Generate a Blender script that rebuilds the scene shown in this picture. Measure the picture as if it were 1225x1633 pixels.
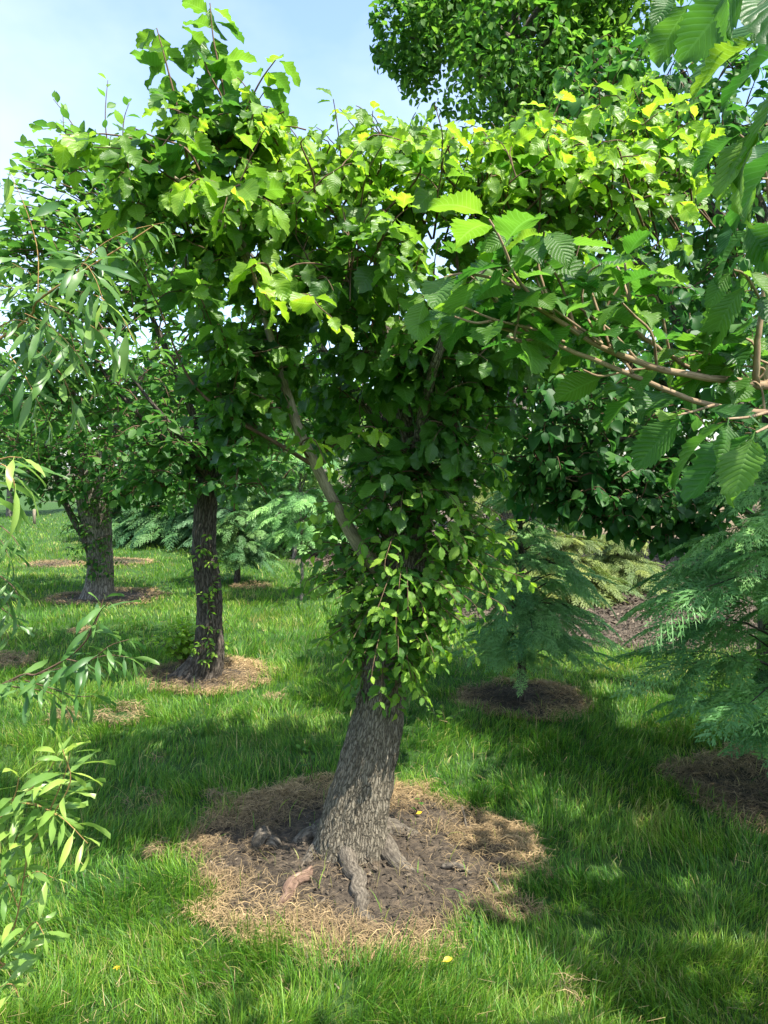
import bpy, math
import numpy as np
from mathutils import Vector

for o in list(bpy.data.objects):
    bpy.data.objects.remove(o)
SC = bpy.context.scene
COL = SC.collection
RNG = np.random.default_rng(7)

# ------------------------------------------------------------------ camera
F = 1227.0                       # focal length in pixels of the 1225 x 1633 photograph
CX, CY = 612.5, 816.5
CAMZ = 1.6
PITCH = math.atan((CY - 745.0) / F)
cam = bpy.data.cameras.new('camera')
camo = bpy.data.objects.new('camera', cam)
COL.objects.link(camo)
camo.location = (0, 0, CAMZ)
camo.rotation_euler = (math.pi / 2 - PITCH, 0, 0)
cam.sensor_fit = 'VERTICAL'
cam.sensor_height = 36.0
cam.sensor_width = 27.0
cam.lens = 36.0 * F / 1633.0
cam.clip_start = 0.05
cam.clip_end = 2000
SC.camera = camo

# ------------------------------------------------------------------ light
ELEV = math.radians(61)
AZ = math.radians(126)           # clockwise from +Y: the sun stands to the right and a little behind
SUND = Vector((math.sin(AZ) * math.cos(ELEV), math.cos(AZ) * math.cos(ELEV), math.sin(ELEV)))
sun = bpy.data.lights.new('sun', 'SUN')
suno = bpy.data.objects.new('sun', sun)
COL.objects.link(suno)
suno.rotation_euler = SUND.to_track_quat('Z', 'Y').to_euler()
sun.energy = 4.2
sun.angle = math.radians(0.5)
sun.color = (1.0, 0.95, 0.86)

W = bpy.data.worlds.new('World')
SC.world = W
W.use_nodes = True
nt = W.node_tree
nt.nodes.clear()
def N(t, kind, **kw):
    n = t.nodes.new(kind)
    for k, v in kw.items():
        setattr(n, k, v)
    return n
sky = N(nt, 'ShaderNodeTexSky', sky_type='NISHITA', sun_disc=False)
sky.sun_elevation = ELEV
sky.sun_rotation = AZ
sky.air_density = 1.0
sky.dust_density = 1.5
sky.ozone_density = 1.5
tc = N(nt, 'ShaderNodeTexCoord')
mp = N(nt, 'ShaderNodeMapping')
mp.inputs['Scale'].default_value = (1.0, 1.0, 1.7)
mp.inputs['Location'].default_value = (0.35, 0.2, 0.0)
cl = N(nt, 'ShaderNodeTexNoise')
cl.inputs['Scale'].default_value = 1.6
cl.inputs['Detail'].default_value = 6
cl.inputs['Roughness'].default_value = 0.55
cr = N(nt, 'ShaderNodeValToRGB')
cr.color_ramp.elements[0].position = 0.46
cr.color_ramp.elements[0].color = (0, 0, 0, 1)
cr.color_ramp.elements[1].position = 0.95
cr.color_ramp.elements[1].color = (1, 1, 1, 1)
mx = N(nt, 'ShaderNodeMixRGB')
mx.inputs['Color2'].default_value = (3.1, 3.4, 3.75, 1)
bg = N(nt, 'ShaderNodeBackground')
bg.inputs['Strength'].default_value = 0.15
wo = N(nt, 'ShaderNodeOutputWorld')
L = nt.links.new
L(tc.outputs['Generated'], mp.inputs['Vector'])
L(mp.outputs['Vector'], cl.inputs['Vector'])
L(cl.outputs['Fac'], cr.inputs['Fac'])
L(cr.outputs['Color'], mx.inputs['Fac'])
L(sky.outputs['Color'], mx.inputs['Color1'])
L(mx.outputs['Color'], bg.inputs['Color'])
L(bg.outputs['Background'], wo.inputs['Surface'])

SC.view_settings.view_transform = 'Standard'
SC.view_settings.look = 'None'
SC.view_settings.exposure = 1.5
SC.view_settings.gamma = 1.0
SC.render.engine = 'CYCLES'
cy = SC.cycles
cy.max_bounces = 8
cy.diffuse_bounces = 4
cy.glossy_bounces = 2
cy.transmission_bounces = 6
cy.transparent_max_bounces = 4
cy.caustics_reflective = False
cy.caustics_refractive = False
cy.sample_clamp_indirect = 6.0

# ------------------------------------------------------------------ helpers
SP, CP = math.sin(PITCH), math.cos(PITCH)
def ray(px, py):
    a, b = (px - CX) / F, (py - CY) / F
    return np.array([a, CP - b * SP, -SP - b * CP])
def at(px, py, Y):
    """the point seen at pixel (px,py) of the photograph that lies Y metres ahead"""
    d = ray(px, py)
    return np.array([0, 0, CAMZ]) + d * (Y / d[1])
def ground(px, py, z=0.0):
    d = ray(px, py)
    return np.array([0, 0, CAMZ]) + d * ((z - CAMZ) / d[2])

def nrm(v):
    v = np.asarray(v, float)
    return v / np.maximum(np.linalg.norm(v, axis=-1, keepdims=True), 1e-9)

def hash3(i, j, k, s):
    h = (i * 374761393 + j * 668265263 + k * 2147483647 + s * 974711) & 0xFFFFFFFF
    h = ((h ^ (h >> 13)) * 1274126177) & 0xFFFFFFFF
    return ((h ^ (h >> 16)) & 0xFFFF) / 65535.0
def vnoise(p, s=0):
    p = np.asarray(p, float)
    f = np.floor(p).astype(np.int64)
    t = p - f
    t = t * t * (3 - 2 * t)
    r = 0
    for a in (0, 1):
        for b in (0, 1):
            for c in (0, 1):
                w = (t[..., 0] if a else 1 - t[..., 0]) * (t[..., 1] if b else 1 - t[..., 1]) * (t[..., 2] if c else 1 - t[..., 2])
                r = r + w * hash3(f[..., 0] + a, f[..., 1] + b, f[..., 2] + c, s)
    return r
def n2(x, y, scale, s=0):
    return vnoise(np.stack([np.asarray(x) * scale, np.asarray(y) * scale, np.zeros_like(np.asarray(x, float)) + 0.37], -1), s)

class MB:
    """collects vertices, faces, uv and per-vertex attributes, then links ONE mesh object"""
    def __init__(self):
        self.v, self.q, self.t, self.uv, self.age, self.rnd, self.bco = [], [], [], [], [], [], []
        self.qm, self.tm = [], []
        self.n = 0
    def add(self, v, q=None, t=None, uv=None, age=0.0, rnd=0.5, bco=None, mat=0):
        v = np.asarray(v, np.float32).reshape(-1, 3)
        n = len(v)
        if q is not None and len(q):
            q = np.asarray(q, np.int64).reshape(-1, 4)
            self.q.append(q + self.n)
            self.qm.append(np.full(len(q), mat, np.int32))
        if t is not None and len(t):
            t = np.asarray(t, np.int64).reshape(-1, 3)
            self.t.append(t + self.n)
            self.tm.append(np.full(len(t), mat, np.int32))
        self.v.append(v)
        self.uv.append(np.zeros((n, 2), np.float32) if uv is None else np.asarray(uv, np.float32).reshape(-1, 2))
        self.age.append(np.broadcast_to(np.asarray(age, np.float32), (n,)))
        self.rnd.append(np.broadcast_to(np.asarray(rnd, np.float32), (n,)))
        self.bco.append(v if bco is None else np.asarray(bco, np.float32).reshape(-1, 3))
        self.n += n
    def build(self, name, mats, parent=None, smooth=True):
        me = bpy.data.meshes.new(name)
        v = np.concatenate(self.v)
        off = np.zeros(3, np.float32)
        if parent is not None:
            w = parent
            while w is not None:
                off = off + np.array(w.location, np.float32)
                w = w.parent
        q = np.concatenate(self.q) if self.q else np.zeros((0, 4), np.int64)
        t = np.concatenate(self.t) if self.t else np.zeros((0, 3), np.int64)
        idx = np.concatenate([q.ravel(), t.ravel()]).astype(np.int32)
        me.vertices.add(len(v))
        me.vertices.foreach_set('co', (v - off).astype(np.float32).ravel())
        me.loops.add(len(idx))
        me.loops.foreach_set('vertex_index', idx)
        npoly = len(q) + len(t)
        me.polygons.add(npoly)
        starts = np.concatenate([np.arange(len(q)) * 4, len(q) * 4 + np.arange(len(t)) * 3]).astype(np.int32)
        me.polygons.foreach_set('loop_start', starts)
        me.polygons.foreach_set('use_smooth', np.full(npoly, smooth, bool))
        me.polygons.foreach_set('material_index', np.concatenate(self.qm + self.tm).astype(np.int32) if npoly else np.zeros(0, np.int32))
        uvl = me.uv_layers.new(name='UVMap')
        uvl.data.foreach_set('uv', np.concatenate(self.uv)[idx].astype(np.float32).ravel())
        for nm, arr in (('age', self.age), ('rnd', self.rnd)):
            a = me.attributes.new(nm, 'FLOAT', 'POINT')
            a.data.foreach_set('value', np.concatenate(arr).astype(np.float32))
        a = me.attributes.new('bco', 'FLOAT_VECTOR', 'POINT')
        a.data.foreach_set('vector', np.concatenate(self.bco).astype(np.float32).ravel())
        me.update(calc_edges=True)
        for m in (mats if isinstance(mats, (list, tuple)) else [mats]):
            me.materials.append(m)
        o = bpy.data.objects.new(name, me)
        COL.objects.link(o)
        if parent is not None:
            o.parent = parent
        return o

def tag(o, label=None, cat=None, group=None, kind=None):
    if label: o['label'] = label
    if cat: o['category'] = cat
    if group: o['group'] = group
    if kind: o['kind'] = kind
    return o
def empty(name, loc, label, cat, group=None):
    o = bpy.data.objects.new(name, None)
    COL.objects.link(o)
    o.location = [float(c) for c in loc]
    o.empty_display_size = 0.1
    return tag(o, label, cat, group)

def smooth_path(pts, n):
    """Catmull-Rom through pts, n samples"""
    p = np.asarray(pts, float)
    if len(p) == 2:
        return p[0] + (p[1] - p[0]) * np.linspace(0, 1, n)[:, None]
    pe = np.vstack([2 * p[0] - p[1], p, 2 * p[-1] - p[-2]])
    u = np.linspace(0, len(p) - 1 - 1e-6, n)
    i = np.floor(u).astype(int)
    t = (u - i)[:, None]
    a, b, c, d = pe[i], pe[i + 1], pe[i + 2], pe[i + 3]
    return 0.5 * (2 * b + (c - a) * t + (2 * a - 5 * b + 4 * c - d) * t * t + (3 * b - a - 3 * c + d) * t ** 3)
def interp(vals, n):
    vals = np.asarray(vals, float)
    return np.interp(np.linspace(0, len(vals) - 1, n), np.arange(len(vals)), vals)

def tube(mb, path, rad, sides=8, mat=0, lump=0.0, ridges=0.0, seed=0, rnd=0.5, flare=None, cap=True):
    path = np.asarray(path, float)
    n = len(path)
    rad = np.broadcast_to(np.asarray(rad, float), (n,))
    tan = nrm(np.gradient(path, axis=0))
    ref = np.array([1.0, 0.0, 0.0]) if abs(tan[0, 0]) < 0.9 else np.array([0, 1.0, 0])
    us = np.zeros((n, 3))
    u = ref - tan[0] * ref.dot(tan[0])
    for i in range(n):
        u = u - tan[i] * u.dot(tan[i])
        u = u / max(np.linalg.norm(u), 1e-9)
        us[i] = u
    ws = np.cross(tan, us)
    th = np.linspace(0, 2 * math.pi, sides, endpoint=False)
    c, s = np.cos(th), np.sin(th)
    seg = np.concatenate([[0], np.cumsum(np.linalg.norm(np.diff(path, axis=0), axis=1))])
    R = np.repeat(rad[:, None], sides, 1)
    r0 = max(rad.max(), 1e-4)
    co = np.stack([np.broadcast_to(c * r0, (n, sides)), np.broadcast_to(s * r0, (n, sides)), np.broadcast_to(seg[:, None], (n, sides))], -1)
    if lump:
        R = R * (1 + lump * (vnoise(co * np.array([7, 7, 4.0]) + seed) - 0.5) * 2)
    if flare is not None:
        R = R * flare(seg[:, None], th[None, :])
    if ridges:
        q = co.copy()
        wob = (vnoise(co * np.array([9, 9, 14.0]) + 3 + seed) - 0.5)
        ang = np.broadcast_to(th, (n, sides)) + wob * 0.35
        q = np.stack([np.cos(ang) * r0 * 42, np.sin(ang) * r0 * 42, co[..., 2] * 9.0], -1)
        a = np.abs(vnoise(q + seed) - 0.5) * 2
        b = np.abs(vnoise(q * np.array([1.9, 1.9, 2.1]) + 11 + seed) - 0.5) * 2
        R = R + ridges * (np.clip(a * 1.6, 0, 1) - 0.6) + ridges * 0.5 * (np.clip(b * 1.5, 0, 1) - 0.5)
    P = path[:, None, :] + us[:, None, :] * (R * c)[..., None] + ws[:, None, :] * (R * s)[..., None]
    i = np.arange(n - 1)[:, None]
    j = np.arange(sides)[None, :]
    j2 = (j + 1) % sides
    q = np.stack([i * sides + j, i * sides + j2, (i + 1) * sides + j2, (i + 1) * sides + j], -1).reshape(-1, 4)
    V = P.reshape(-1, 3)
    B = co.reshape(-1, 3)
    t = None
    if cap:
        V = np.vstack([V, path[-1:], path[:1]])
        B = np.vstack([B, [[0, 0, seg[-1]]], [[0, 0, 0]]])
        k = n * sides
        jj = np.arange(sides)
        t = np.vstack([np.stack([(n - 1) * sides + jj, (n - 1) * sides + (jj + 1) % sides, np.full(sides, k)], -1),
                       np.stack([(jj + 1) % sides, jj, np.full(sides, k + 1)], -1)])
    mb.add(V, q, t, bco=B + seed * 3.1, rnd=rnd, mat=mat)

# ------------------------------------------------------------------ materials
def newmat(name):
    m = bpy.data.materials.new(name)
    m.use_nodes = True
    m.node_tree.nodes.clear()
    return m, m.node_tree
def attr(t, name):
    n = N(t, 'ShaderNodeAttribute')
    n.attribute_name = name
    return n
def ramp(t, stops, interp_='LINEAR'):
    r = N(t, 'ShaderNodeValToRGB')
    r.color_ramp.interpolation = interp_
    e = r.color_ramp.elements
    while len(e) < len(stops):
        e.new(0.5)
    for k, (p, c) in enumerate(stops):
        e[k].position = p
        e[k].color = (*c, 1)
    return r
def math_(t, op, a=None, b=None):
    n = N(t, 'ShaderNodeMath', operation=op)
    for k, x in enumerate((a, b)):
        if x is None: continue
        if isinstance(x, (int, float)): n.inputs[k].default_value = x
        else: t.links.new(x, n.inputs[k])
    return n.outputs[0]

def leaf_mat(name, mature, young, tmix=0.4, tgain=2.3, rough=0.42, veins=0.0, spec=0.45, vscale=10.0, hv=0.02, back=None):
    m, t = newmat(name)
    K = t.links.new
    age, rnd = attr(t, 'age'), attr(t, 'rnd')
    mixc = N(t, 'ShaderNodeMixRGB')
    mixc.inputs['Color1'].default_value = (*mature, 1)
    mixc.inputs['Color2'].default_value = (*young, 1)
    K(age.outputs['Fac'], mixc.inputs['Fac'])
    hsv = N(t, 'ShaderNodeHueSaturation')
    K(math_(t, 'ADD', math_(t, 'MULTIPLY', rnd.outputs['Fac'], -2 * hv), 0.5 + hv), hsv.inputs['Hue'])
    K(math_(t, 'ADD', math_(t, 'MULTIPLY', rnd.outputs['Fac'], 0.7), 0.65), hsv.inputs['Value'])
    K(mixc.outputs[0], hsv.inputs['Color'])
    colr = hsv.outputs[0]
    b = N(t, 'ShaderNodeBsdfPrincipled')
    b.inputs['Roughness'].default_value = rough
    b.inputs['Specular IOR Level'].default_value = spec
    if veins:
        uv = N(t, 'ShaderNodeUVMap')
        sep = N(t, 'ShaderNodeSeparateXYZ')
        K(uv.outputs[0], sep.inputs[0])
        au = math_(t, 'ABSOLUTE', sep.outputs['X'])
        s = math_(t, 'SUBTRACT', sep.outputs['Y'], math_(t, 'MULTIPLY', au, 0.22))
        fr = math_(t, 'FRACT', math_(t, 'MULTIPLY', s, vscale))
        d = math_(t, 'ABSOLUTE', math_(t, 'SUBTRACT', fr, 0.5))        # 0.5 on the vein, 0 between
        hgt = math_(t, 'SUBTRACT', 1.0, math_(t, 'POWER', math_(t, 'MULTIPLY', d, 2.0), 3.0))
        midr = math_(t, 'GREATER_THAN', 0.055, au)
        vein = math_(t, 'MAXIMUM', math_(t, 'GREATER_THAN', d, 0.43), midr)
        nz = N(t, 'ShaderNodeTexNoise')
        nz.inputs['Scale'].default_value = 45
        K(uv.outputs[0], nz.inputs['Vector'])
        hh = math_(t, 'ADD', hgt, math_(t, 'MULTIPLY', nz.outputs['Fac'], 0.25))
        bp = N(t, 'ShaderNodeBump')
        bp.inputs['Strength'].default_value = veins
        bp.inputs['Distance'].default_value = 0.004
        K(hh, bp.inputs['Height'])
        K(bp.outputs[0], b.inputs['Normal'])
        vm = N(t, 'ShaderNodeMixRGB')
        K(math_(t, 'MULTIPLY', vein, 0.22), vm.inputs['Fac'])
        K(colr, vm.inputs['Color1'])
        lv = N(t, 'ShaderNodeHueSaturation')
        lv.inputs['Value'].default_value = 2.0
        lv.inputs['Saturation'].default_value = 0.85
        K(hsv.outputs[0], lv.inputs['Color'])
        K(lv.outputs[0], vm.inputs['Color2'])
        colr = vm.outputs[0]
    K(colr, b.inputs['Base Color'])
    tg = N(t, 'ShaderNodeHueSaturation')
    tg.inputs['Value'].default_value = tgain
    tg.inputs['Saturation'].default_value = 1.06
    tg.inputs['Hue'].default_value = 0.495
    K(colr, tg.inputs['Color'])
    tr = N(t, 'ShaderNodeBsdfTranslucent')
    K(tg.outputs[0], tr.inputs['Color'])
    ms = N(t, 'ShaderNodeMixShader')
    ms.inputs['Fac'].default_value = tmix
    K(b.outputs[0], ms.inputs[1])
    K(tr.outputs[0], ms.inputs[2])
    out = N(t, 'ShaderNodeOutputMaterial')
    K(ms.outputs[0], out.inputs['Surface'])
    return m

def bark_mat(name, dark, mid, light, sc=(60, 60, 12), bump=0.6, dist=0.01, furrow=0.0):
    m, t = newmat(name)
    K = t.links.new
    a = attr(t, 'bco')
    mp = N(t, 'ShaderNodeMapping')
    mp.inputs['Scale'].default_value = sc
    K(a.outputs['Vector'], mp.inputs['Vector'])
    n1 = N(t, 'ShaderNodeTexNoise')
    n1.inputs['Scale'].default_value = 1.0
    n1.inputs['Detail'].default_value = 6
    n1.inputs['Roughness'].default_value = 0.65
    n1.inputs['Distortion'].default_value = 0.3
    K(mp.outputs[0], n1.inputs['Vector'])
    n2_ = N(t, 'ShaderNodeTexNoise')
    n2_.inputs['Scale'].default_value = 9.0
    n2_.inputs['Detail'].default_value = 4
    K(a.outputs['Vector'], n2_.inputs['Vector'])
    hgt_ = n1.outputs['Fac']
    if furrow:
        wn = N(t, 'ShaderNodeTexNoise')
        wn.inputs['Scale'].default_value = 22.0
        wn.inputs['Detail'].default_value = 3
        K(a.outputs['Vector'], wn.inputs['Vector'])
        mv = N(t, 'ShaderNodeVectorMath', operation='MULTIPLY_ADD')
        K(wn.outputs['Color'], mv.inputs[0])
        mv.inputs[1].default_value = (0.035, 0.035, 0.06)
        K(a.outputs['Vector'], mv.inputs[2])
        m2 = N(t, 'ShaderNodeMapping')
        m2.inputs['Scale'].default_value = (furrow, furrow, furrow * 0.24)
        K(mv.outputs[0], m2.inputs['Vector'])
        vo = N(t, 'ShaderNodeTexVoronoi', feature='DISTANCE_TO_EDGE')
        vo.inputs['Scale'].default_value = 1.0
        K(m2.outputs[0], vo.inputs['Vector'])
        e = N(t, 'ShaderNodeMapRange', interpolation_type='SMOOTHSTEP')
        e.inputs['From Min'].default_value = 0.02
        e.inputs['From Max'].default_value = 0.22
        K(vo.outputs['Distance'], e.inputs['Value'])
        hgt_ = math_(t, 'ADD', math_(t, 'MULTIPLY', e.outputs[0], 0.30), math_(t, 'MULTIPLY', n1.outputs['Fac'], 0.70))
        r = ramp(t, [(0.26, dark), (0.50, mid), (0.80, light)])
    else:
        r = ramp(t, [(0.32, dark), (0.5, mid), (0.68, light)])
    K(hgt_, r.inputs['Fac'])
    hs = N(t, 'ShaderNodeHueSaturation')
    K(math_(t, 'ADD', math_(t, 'MULTIPLY', n2_.outputs['Fac'], 0.9), 0.55), hs.inputs['Value'])
    K(r.outputs[0], hs.inputs['Color'])
    b = N(t, 'ShaderNodeBsdfPrincipled')
    b.inputs['Roughness'].default_value = 0.9
    b.inputs['Specular IOR Level'].default_value = 0.2
    K(hs.outputs[0], b.inputs['Base Color'])
    bp = N(t, 'ShaderNodeBump')
    bp.inputs['Strength'].default_value = bump
    bp.inputs['Distance'].default_value = dist
    K(hgt_, bp.inputs['Height'])
    K(bp.outputs[0], b.inputs['Normal'])
    out = N(t, 'ShaderNodeOutputMaterial')
    K(b.outputs[0], out.inputs['Surface'])
    return m

M = {}
M['elm_leaf'] = leaf_mat('elm_leaf', (0.044, 0.128, 0.018), (0.20, 0.335, 0.030), 0.46, 2.25, 0.40, veins=0.28, hv=0.010)
M['big_elm_leaf'] = leaf_mat('big_elm_leaf', (0.042, 0.125, 0.018), (0.17, 0.31, 0.025), 0.45, 2.4, 0.42, veins=0.45, vscale=12)
M['sprout_leaf'] = leaf_mat('sprout_leaf', (0.065, 0.175, 0.02), (0.20, 0.35, 0.035), 0.42, 2.2, 0.45, veins=0.4)
M['linden_leaf'] = leaf_mat('linden_leaf', (0.034, 0.115, 0.024), (0.11, 0.26, 0.03), 0.38, 2.3, 0.50, spec=.3)
M['left_leaf'] = leaf_mat('left_leaf', (0.045, 0.130, 0.024), (0.15, 0.29, 0.04), 0.42, 2.4, 0.50, spec=.3)
M['far_leaf'] = leaf_mat('far_leaf', (0.03, 0.09, 0.022), (0.13, 0.25, 0.05), 0.4, 2.3, 0.5)
M['pale_leaf'] = leaf_mat('pale_leaf', (0.07, 0.16, 0.04), (0.22, 0.34, 0.09), 0.4, 2.0, 0.5)
M['plane_leaf'] = leaf_mat('plane_leaf', (0.036, 0.11, 0.020), (0.14, 0.28, 0.03), 0.45, 2.4, 0.55, spec=.25)
M['willow_leaf'] = leaf_mat('willow_leaf', (0.075, 0.17, 0.042), (0.24, 0.37, 0.07), 0.35, 2.0, 0.38)
M['conifer'] = leaf_mat('conifer', (0.12, 0.27, 0.080), (0.23, 0.45, 0.13), 0.28, 1.8, 0.55)
M['dark_conifer'] = leaf_mat('dark_conifer', (0.050, 0.14, 0.040), (0.11, 0.23, 0.05), 0.2, 1.8, 0.6)
M['pale_conifer'] = leaf_mat('pale_conifer', (0.07, 0.16, 0.07), (0.16, 0.26, 0.09), 0.25, 1.8, 0.6)
M['gold_conifer'] = leaf_mat('gold_conifer', (0.09, 0.15, 0.035), (0.22, 0.26, 0.05), 0.25, 1.8, 0.6)
M['bark'] = bark_mat('bark', (0.045, 0.038, 0.028), (0.165, 0.142, 0.10), (0.31, 0.27, 0.20), (150, 150, 60), 1.0, 0.016, furrow=72)
M['root_bark'] = bark_mat('root_bark', (0.034, 0.028, 0.022), (0.10, 0.085, 0.064), (0.20, 0.17, 0.13), (75, 75, 50), 0.8, 0.008)
M['cut_root'] = bark_mat('cut_root', (0.07, 0.045, 0.032), (0.18, 0.115, 0.08), (0.29, 0.20, 0.145), (90, 90, 14), 0.9, 0.008)
M['limb_bark'] = bark_mat('limb_bark', (0.10, 0.085, 0.055), (0.24, 0.20, 0.135), (0.34, 0.29, 0.20), (90, 90, 25), 0.4, 0.005)
M['twig'] = bark_mat('twig', (0.06, 0.035, 0.025), (0.12, 0.075, 0.045), (0.19, 0.13, 0.08), (120, 120, 40), 0.2, 0.002)
M['pale_twig'] = bark_mat('pale_twig', (0.14, 0.09, 0.055), (0.26, 0.18, 0.11), (0.36, 0.27, 0.17), (120, 120, 30), 0.25, 0.002)
M['willow_twig'] = bark_mat('willow_twig', (0.16, 0.09, 0.04), (0.30, 0.18, 0.07), (0.38, 0.26, 0.10), (120, 120, 40), 0.2, 0.002)
M['dark_bark'] = bark_mat('dark_bark', (0.03, 0.025, 0.02), (0.085, 0.07, 0.055), (0.17, 0.145, 0.115), (110, 110, 28), 1.0, 0.018, furrow=36)
M['grey_bark'] = bark_mat('grey_bark', (0.06, 0.055, 0.045), (0.16, 0.14, 0.11), (0.30, 0.27, 0.22), (110, 110, 28), 0.9, 0.015, furrow=36)

def strand_mat(name, stops, tmix=0.3, tgain=2.0, rough=0.5, spec=0.4):
    m, t = newmat(name)
    K = t.links.new
    rnd = attr(t, 'rnd')
    age = attr(t, 'age')
    r = ramp(t, stops)
    K(age.outputs['Fac'], r.inputs['Fac'])
    hs = N(t, 'ShaderNodeHueSaturation')
    K(math_(t, 'ADD', math_(t, 'MULTIPLY', rnd.outputs['Fac'], 0.8), 0.6), hs.inputs['Value'])
    K(r.outputs[0], hs.inputs['Color'])
    b = N(t, 'ShaderNodeBsdfPrincipled')
    b.inputs['Roughness'].default_value = rough
    b.inputs['Specular IOR Level'].default_value = spec
    K(hs.outputs[0], b.inputs['Base Color'])
    g = N(t, 'ShaderNodeHueSaturation')
    g.inputs['Value'].default_value = tgain
    K(hs.outputs[0], g.inputs['Color'])
    tr = N(t, 'ShaderNodeBsdfTranslucent')
    K(g.outputs[0], tr.inputs['Color'])
    ms = N(t, 'ShaderNodeMixShader')
    ms.inputs['Fac'].default_value = tmix
    K(b.outputs[0], ms.inputs[1]); K(tr.outputs[0], ms.inputs[2])
    out = N(t, 'ShaderNodeOutputMaterial')
    K(ms.outputs[0], out.inputs['Surface'])
    return m
M['grass'] = strand_mat('grass', [(0.0, (0.042, 0.140, 0.014)), (0.45, (0.115, 0.24, 0.016)), (0.75, (0.21, 0.29, 0.03)), (1.0, (0.34, 0.27, 0.12))], 0.35, 2.0)
M['straw'] = strand_mat('straw', [(0.0, (0.085, 0.066, 0.048)), (0.5, (0.25, 0.18, 0.095)), (1.0, (0.50, 0.36, 0.18))], 0.15, 1.3, 0.7, 0.2)
M['chips'] = strand_mat('chips', [(0.0, (0.035, 0.028, 0.020)), (0.6, (0.09, 0.070, 0.048)), (1.0, (0.22, 0.175, 0.12))], 0.02, 1.0, 0.8, 0.2)

# ------------------------------------------------------------------ leaf templates
def leaf_template(nst, width, teeth=True, fold=0.25, curl=0.3, twist=0.0, wave=0.0, peak=0.42, tipk=1.1, cols=2, stalk=True, asym=0.0):
    """unit-length leaf along +Y, face up +Z. returns verts, quads, uv"""
    v = np.linspace(0, 1, nst + 1)
    a = peak / (1 - peak) * tipk
    prof = (v ** a) * ((1 - v) ** tipk)
    prof = prof / prof.max()
    prof[0] = max(prof[0], 0.02)
    us = np.linspace(-1, 1, 2 * cols + 1)
    V, UV = [], []
    for i in range(nst + 1):
        for u in us:
            w = prof[i] * width * 0.5
            y = v[i]
            if teeth and abs(u) == 1 and 0 < i < nst:
                if i % 2: w *= 1.10; y += 0.035
                else: w *= 0.93; y -= 0.01
            if abs(u) > 0 and 0 < i < nst: y += 0.05 * abs(u) * (1 - v[i])
            x = u * w * (1 + asym * np.sign(u))
            z = fold * abs(x) - curl * v[i] ** 2 * 0.5 + wave * abs(u) * math.sin(v[i] * 14 + (2.1 if u > 0 else 0.3)) * 0.05
            z += 0.10 * twist * u * v[i]
            V.append((x, y, z)); UV.append((u, v[i]))
    k = 2 * cols + 1
    Q = [(i * k + j, i * k + j + 1, (i + 1) * k + j + 1, (i + 1) * k + j) for i in range(nst) for j in range(2 * cols)]
    if stalk:
        b = len(V)
        V += [(-0.010, -0.14, 0.03), (0.010, -0.14, 0.03), (0.012, 0.02, 0.004), (-0.012, 0.02, 0.004)]
        UV += [(0, 0)] * 4
        Q.append((b, b + 1, b + 2, b + 3))
    return np.array(V, float), np.array(Q), np.array(UV, float)

TR = np.random.default_rng(3)
def variants(n, nst, width, **kw):
    out = []
    for i in range(n):
        k = dict(kw)
        k['fold'] = kw.get('fold', 0.25) + TR.uniform(-0.15, 0.2)
        k['curl'] = kw.get('curl', 0.3) + TR.uniform(-0.35, 0.6)
        k['twist'] = TR.uniform(-1, 1)
        k['wave'] = kw.get('wave', 0.5) * TR.uniform(0.3, 1.3)
        k['asym'] = TR.uniform(-0.08, 0.08)
        out.append(leaf_template(nst, width * TR.uniform(0.9, 1.12), **k))
    return out
T_ELM = variants(12, 12, 0.70, teeth=True, curl=0.6, wave=1.3, peak=0.48, tipk=0.75)
T_BIG = variants(6, 22, 0.62, teeth=True, curl=0.5, wave=0.9, peak=0.50, tipk=0.75)
T_SPR = variants(5, 10, 0.60, teeth=True, curl=0.35, wave=0.6, peak=0.42, tipk=0.9)
T_LIN = variants(5, 6, 0.80, teeth=False, curl=0.4, wave=0.4, peak=0.36, tipk=0.85)
T_OVAL = variants(5, 4, 0.55, teeth=False, curl=0.35, wave=0.3, peak=0.45, tipk=0.9, cols=1)
T_FAR = variants(4, 2, 0.8, teeth=False, curl=0.4, wave=0.0, peak=0.45, tipk=0.8, cols=1, stalk=False)
T_WIL = variants(6, 8, 0.20, teeth=False, curl=0.45, wave=0.3, peak=0.42, tipk=0.9, cols=1)
T_WIL2 = variants(5, 6, 0.175, teeth=False, curl=0.35, wave=0.3, peak=0.42, tipk=0.9, cols=1)

def put_leaves(mb, temps, pos, d, nvec, size, age, rnd, rng, mat=0, xs=1.0):
    pos = np.asarray(pos, float)
    if len(pos) == 0: return
    d = nrm(d)
    n = nvec - d * np.sum(nvec * d, 1, keepdims=True)
    n = nrm(n)
    x = np.cross(d, n)
    size = np.broadcast_to(np.asarray(size, float), (len(pos),))
    age = np.broadcast_to(np.asarray(age, float), (len(pos),))
    rnd = np.broadcast_to(np.asarray(rnd, float), (len(pos),))
    which = rng.integers(0, len(temps), len(pos))
    for k, (V, Q, UV) in enumerate(temps):
        m = which == k
        c = int(m.sum())
        if not c: continue
        B = np.stack([x[m] * xs, d[m], n[m]], 1)             # rows are axes
        P = np.einsum('va,kab->kvb', V, B) * size[m][:, None, None] + pos[m][:, None, :]
        nv = len(V)
        QQ = (Q[None] + (np.arange(c) * nv)[:, None, None]).reshape(-1, 4)
        mb.add(P.reshape(-1, 3), QQ, uv=np.tile(UV, (c, 1)), age=np.repeat(age[m], nv), rnd=np.repeat(rnd[m], nv), mat=mat)

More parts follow.
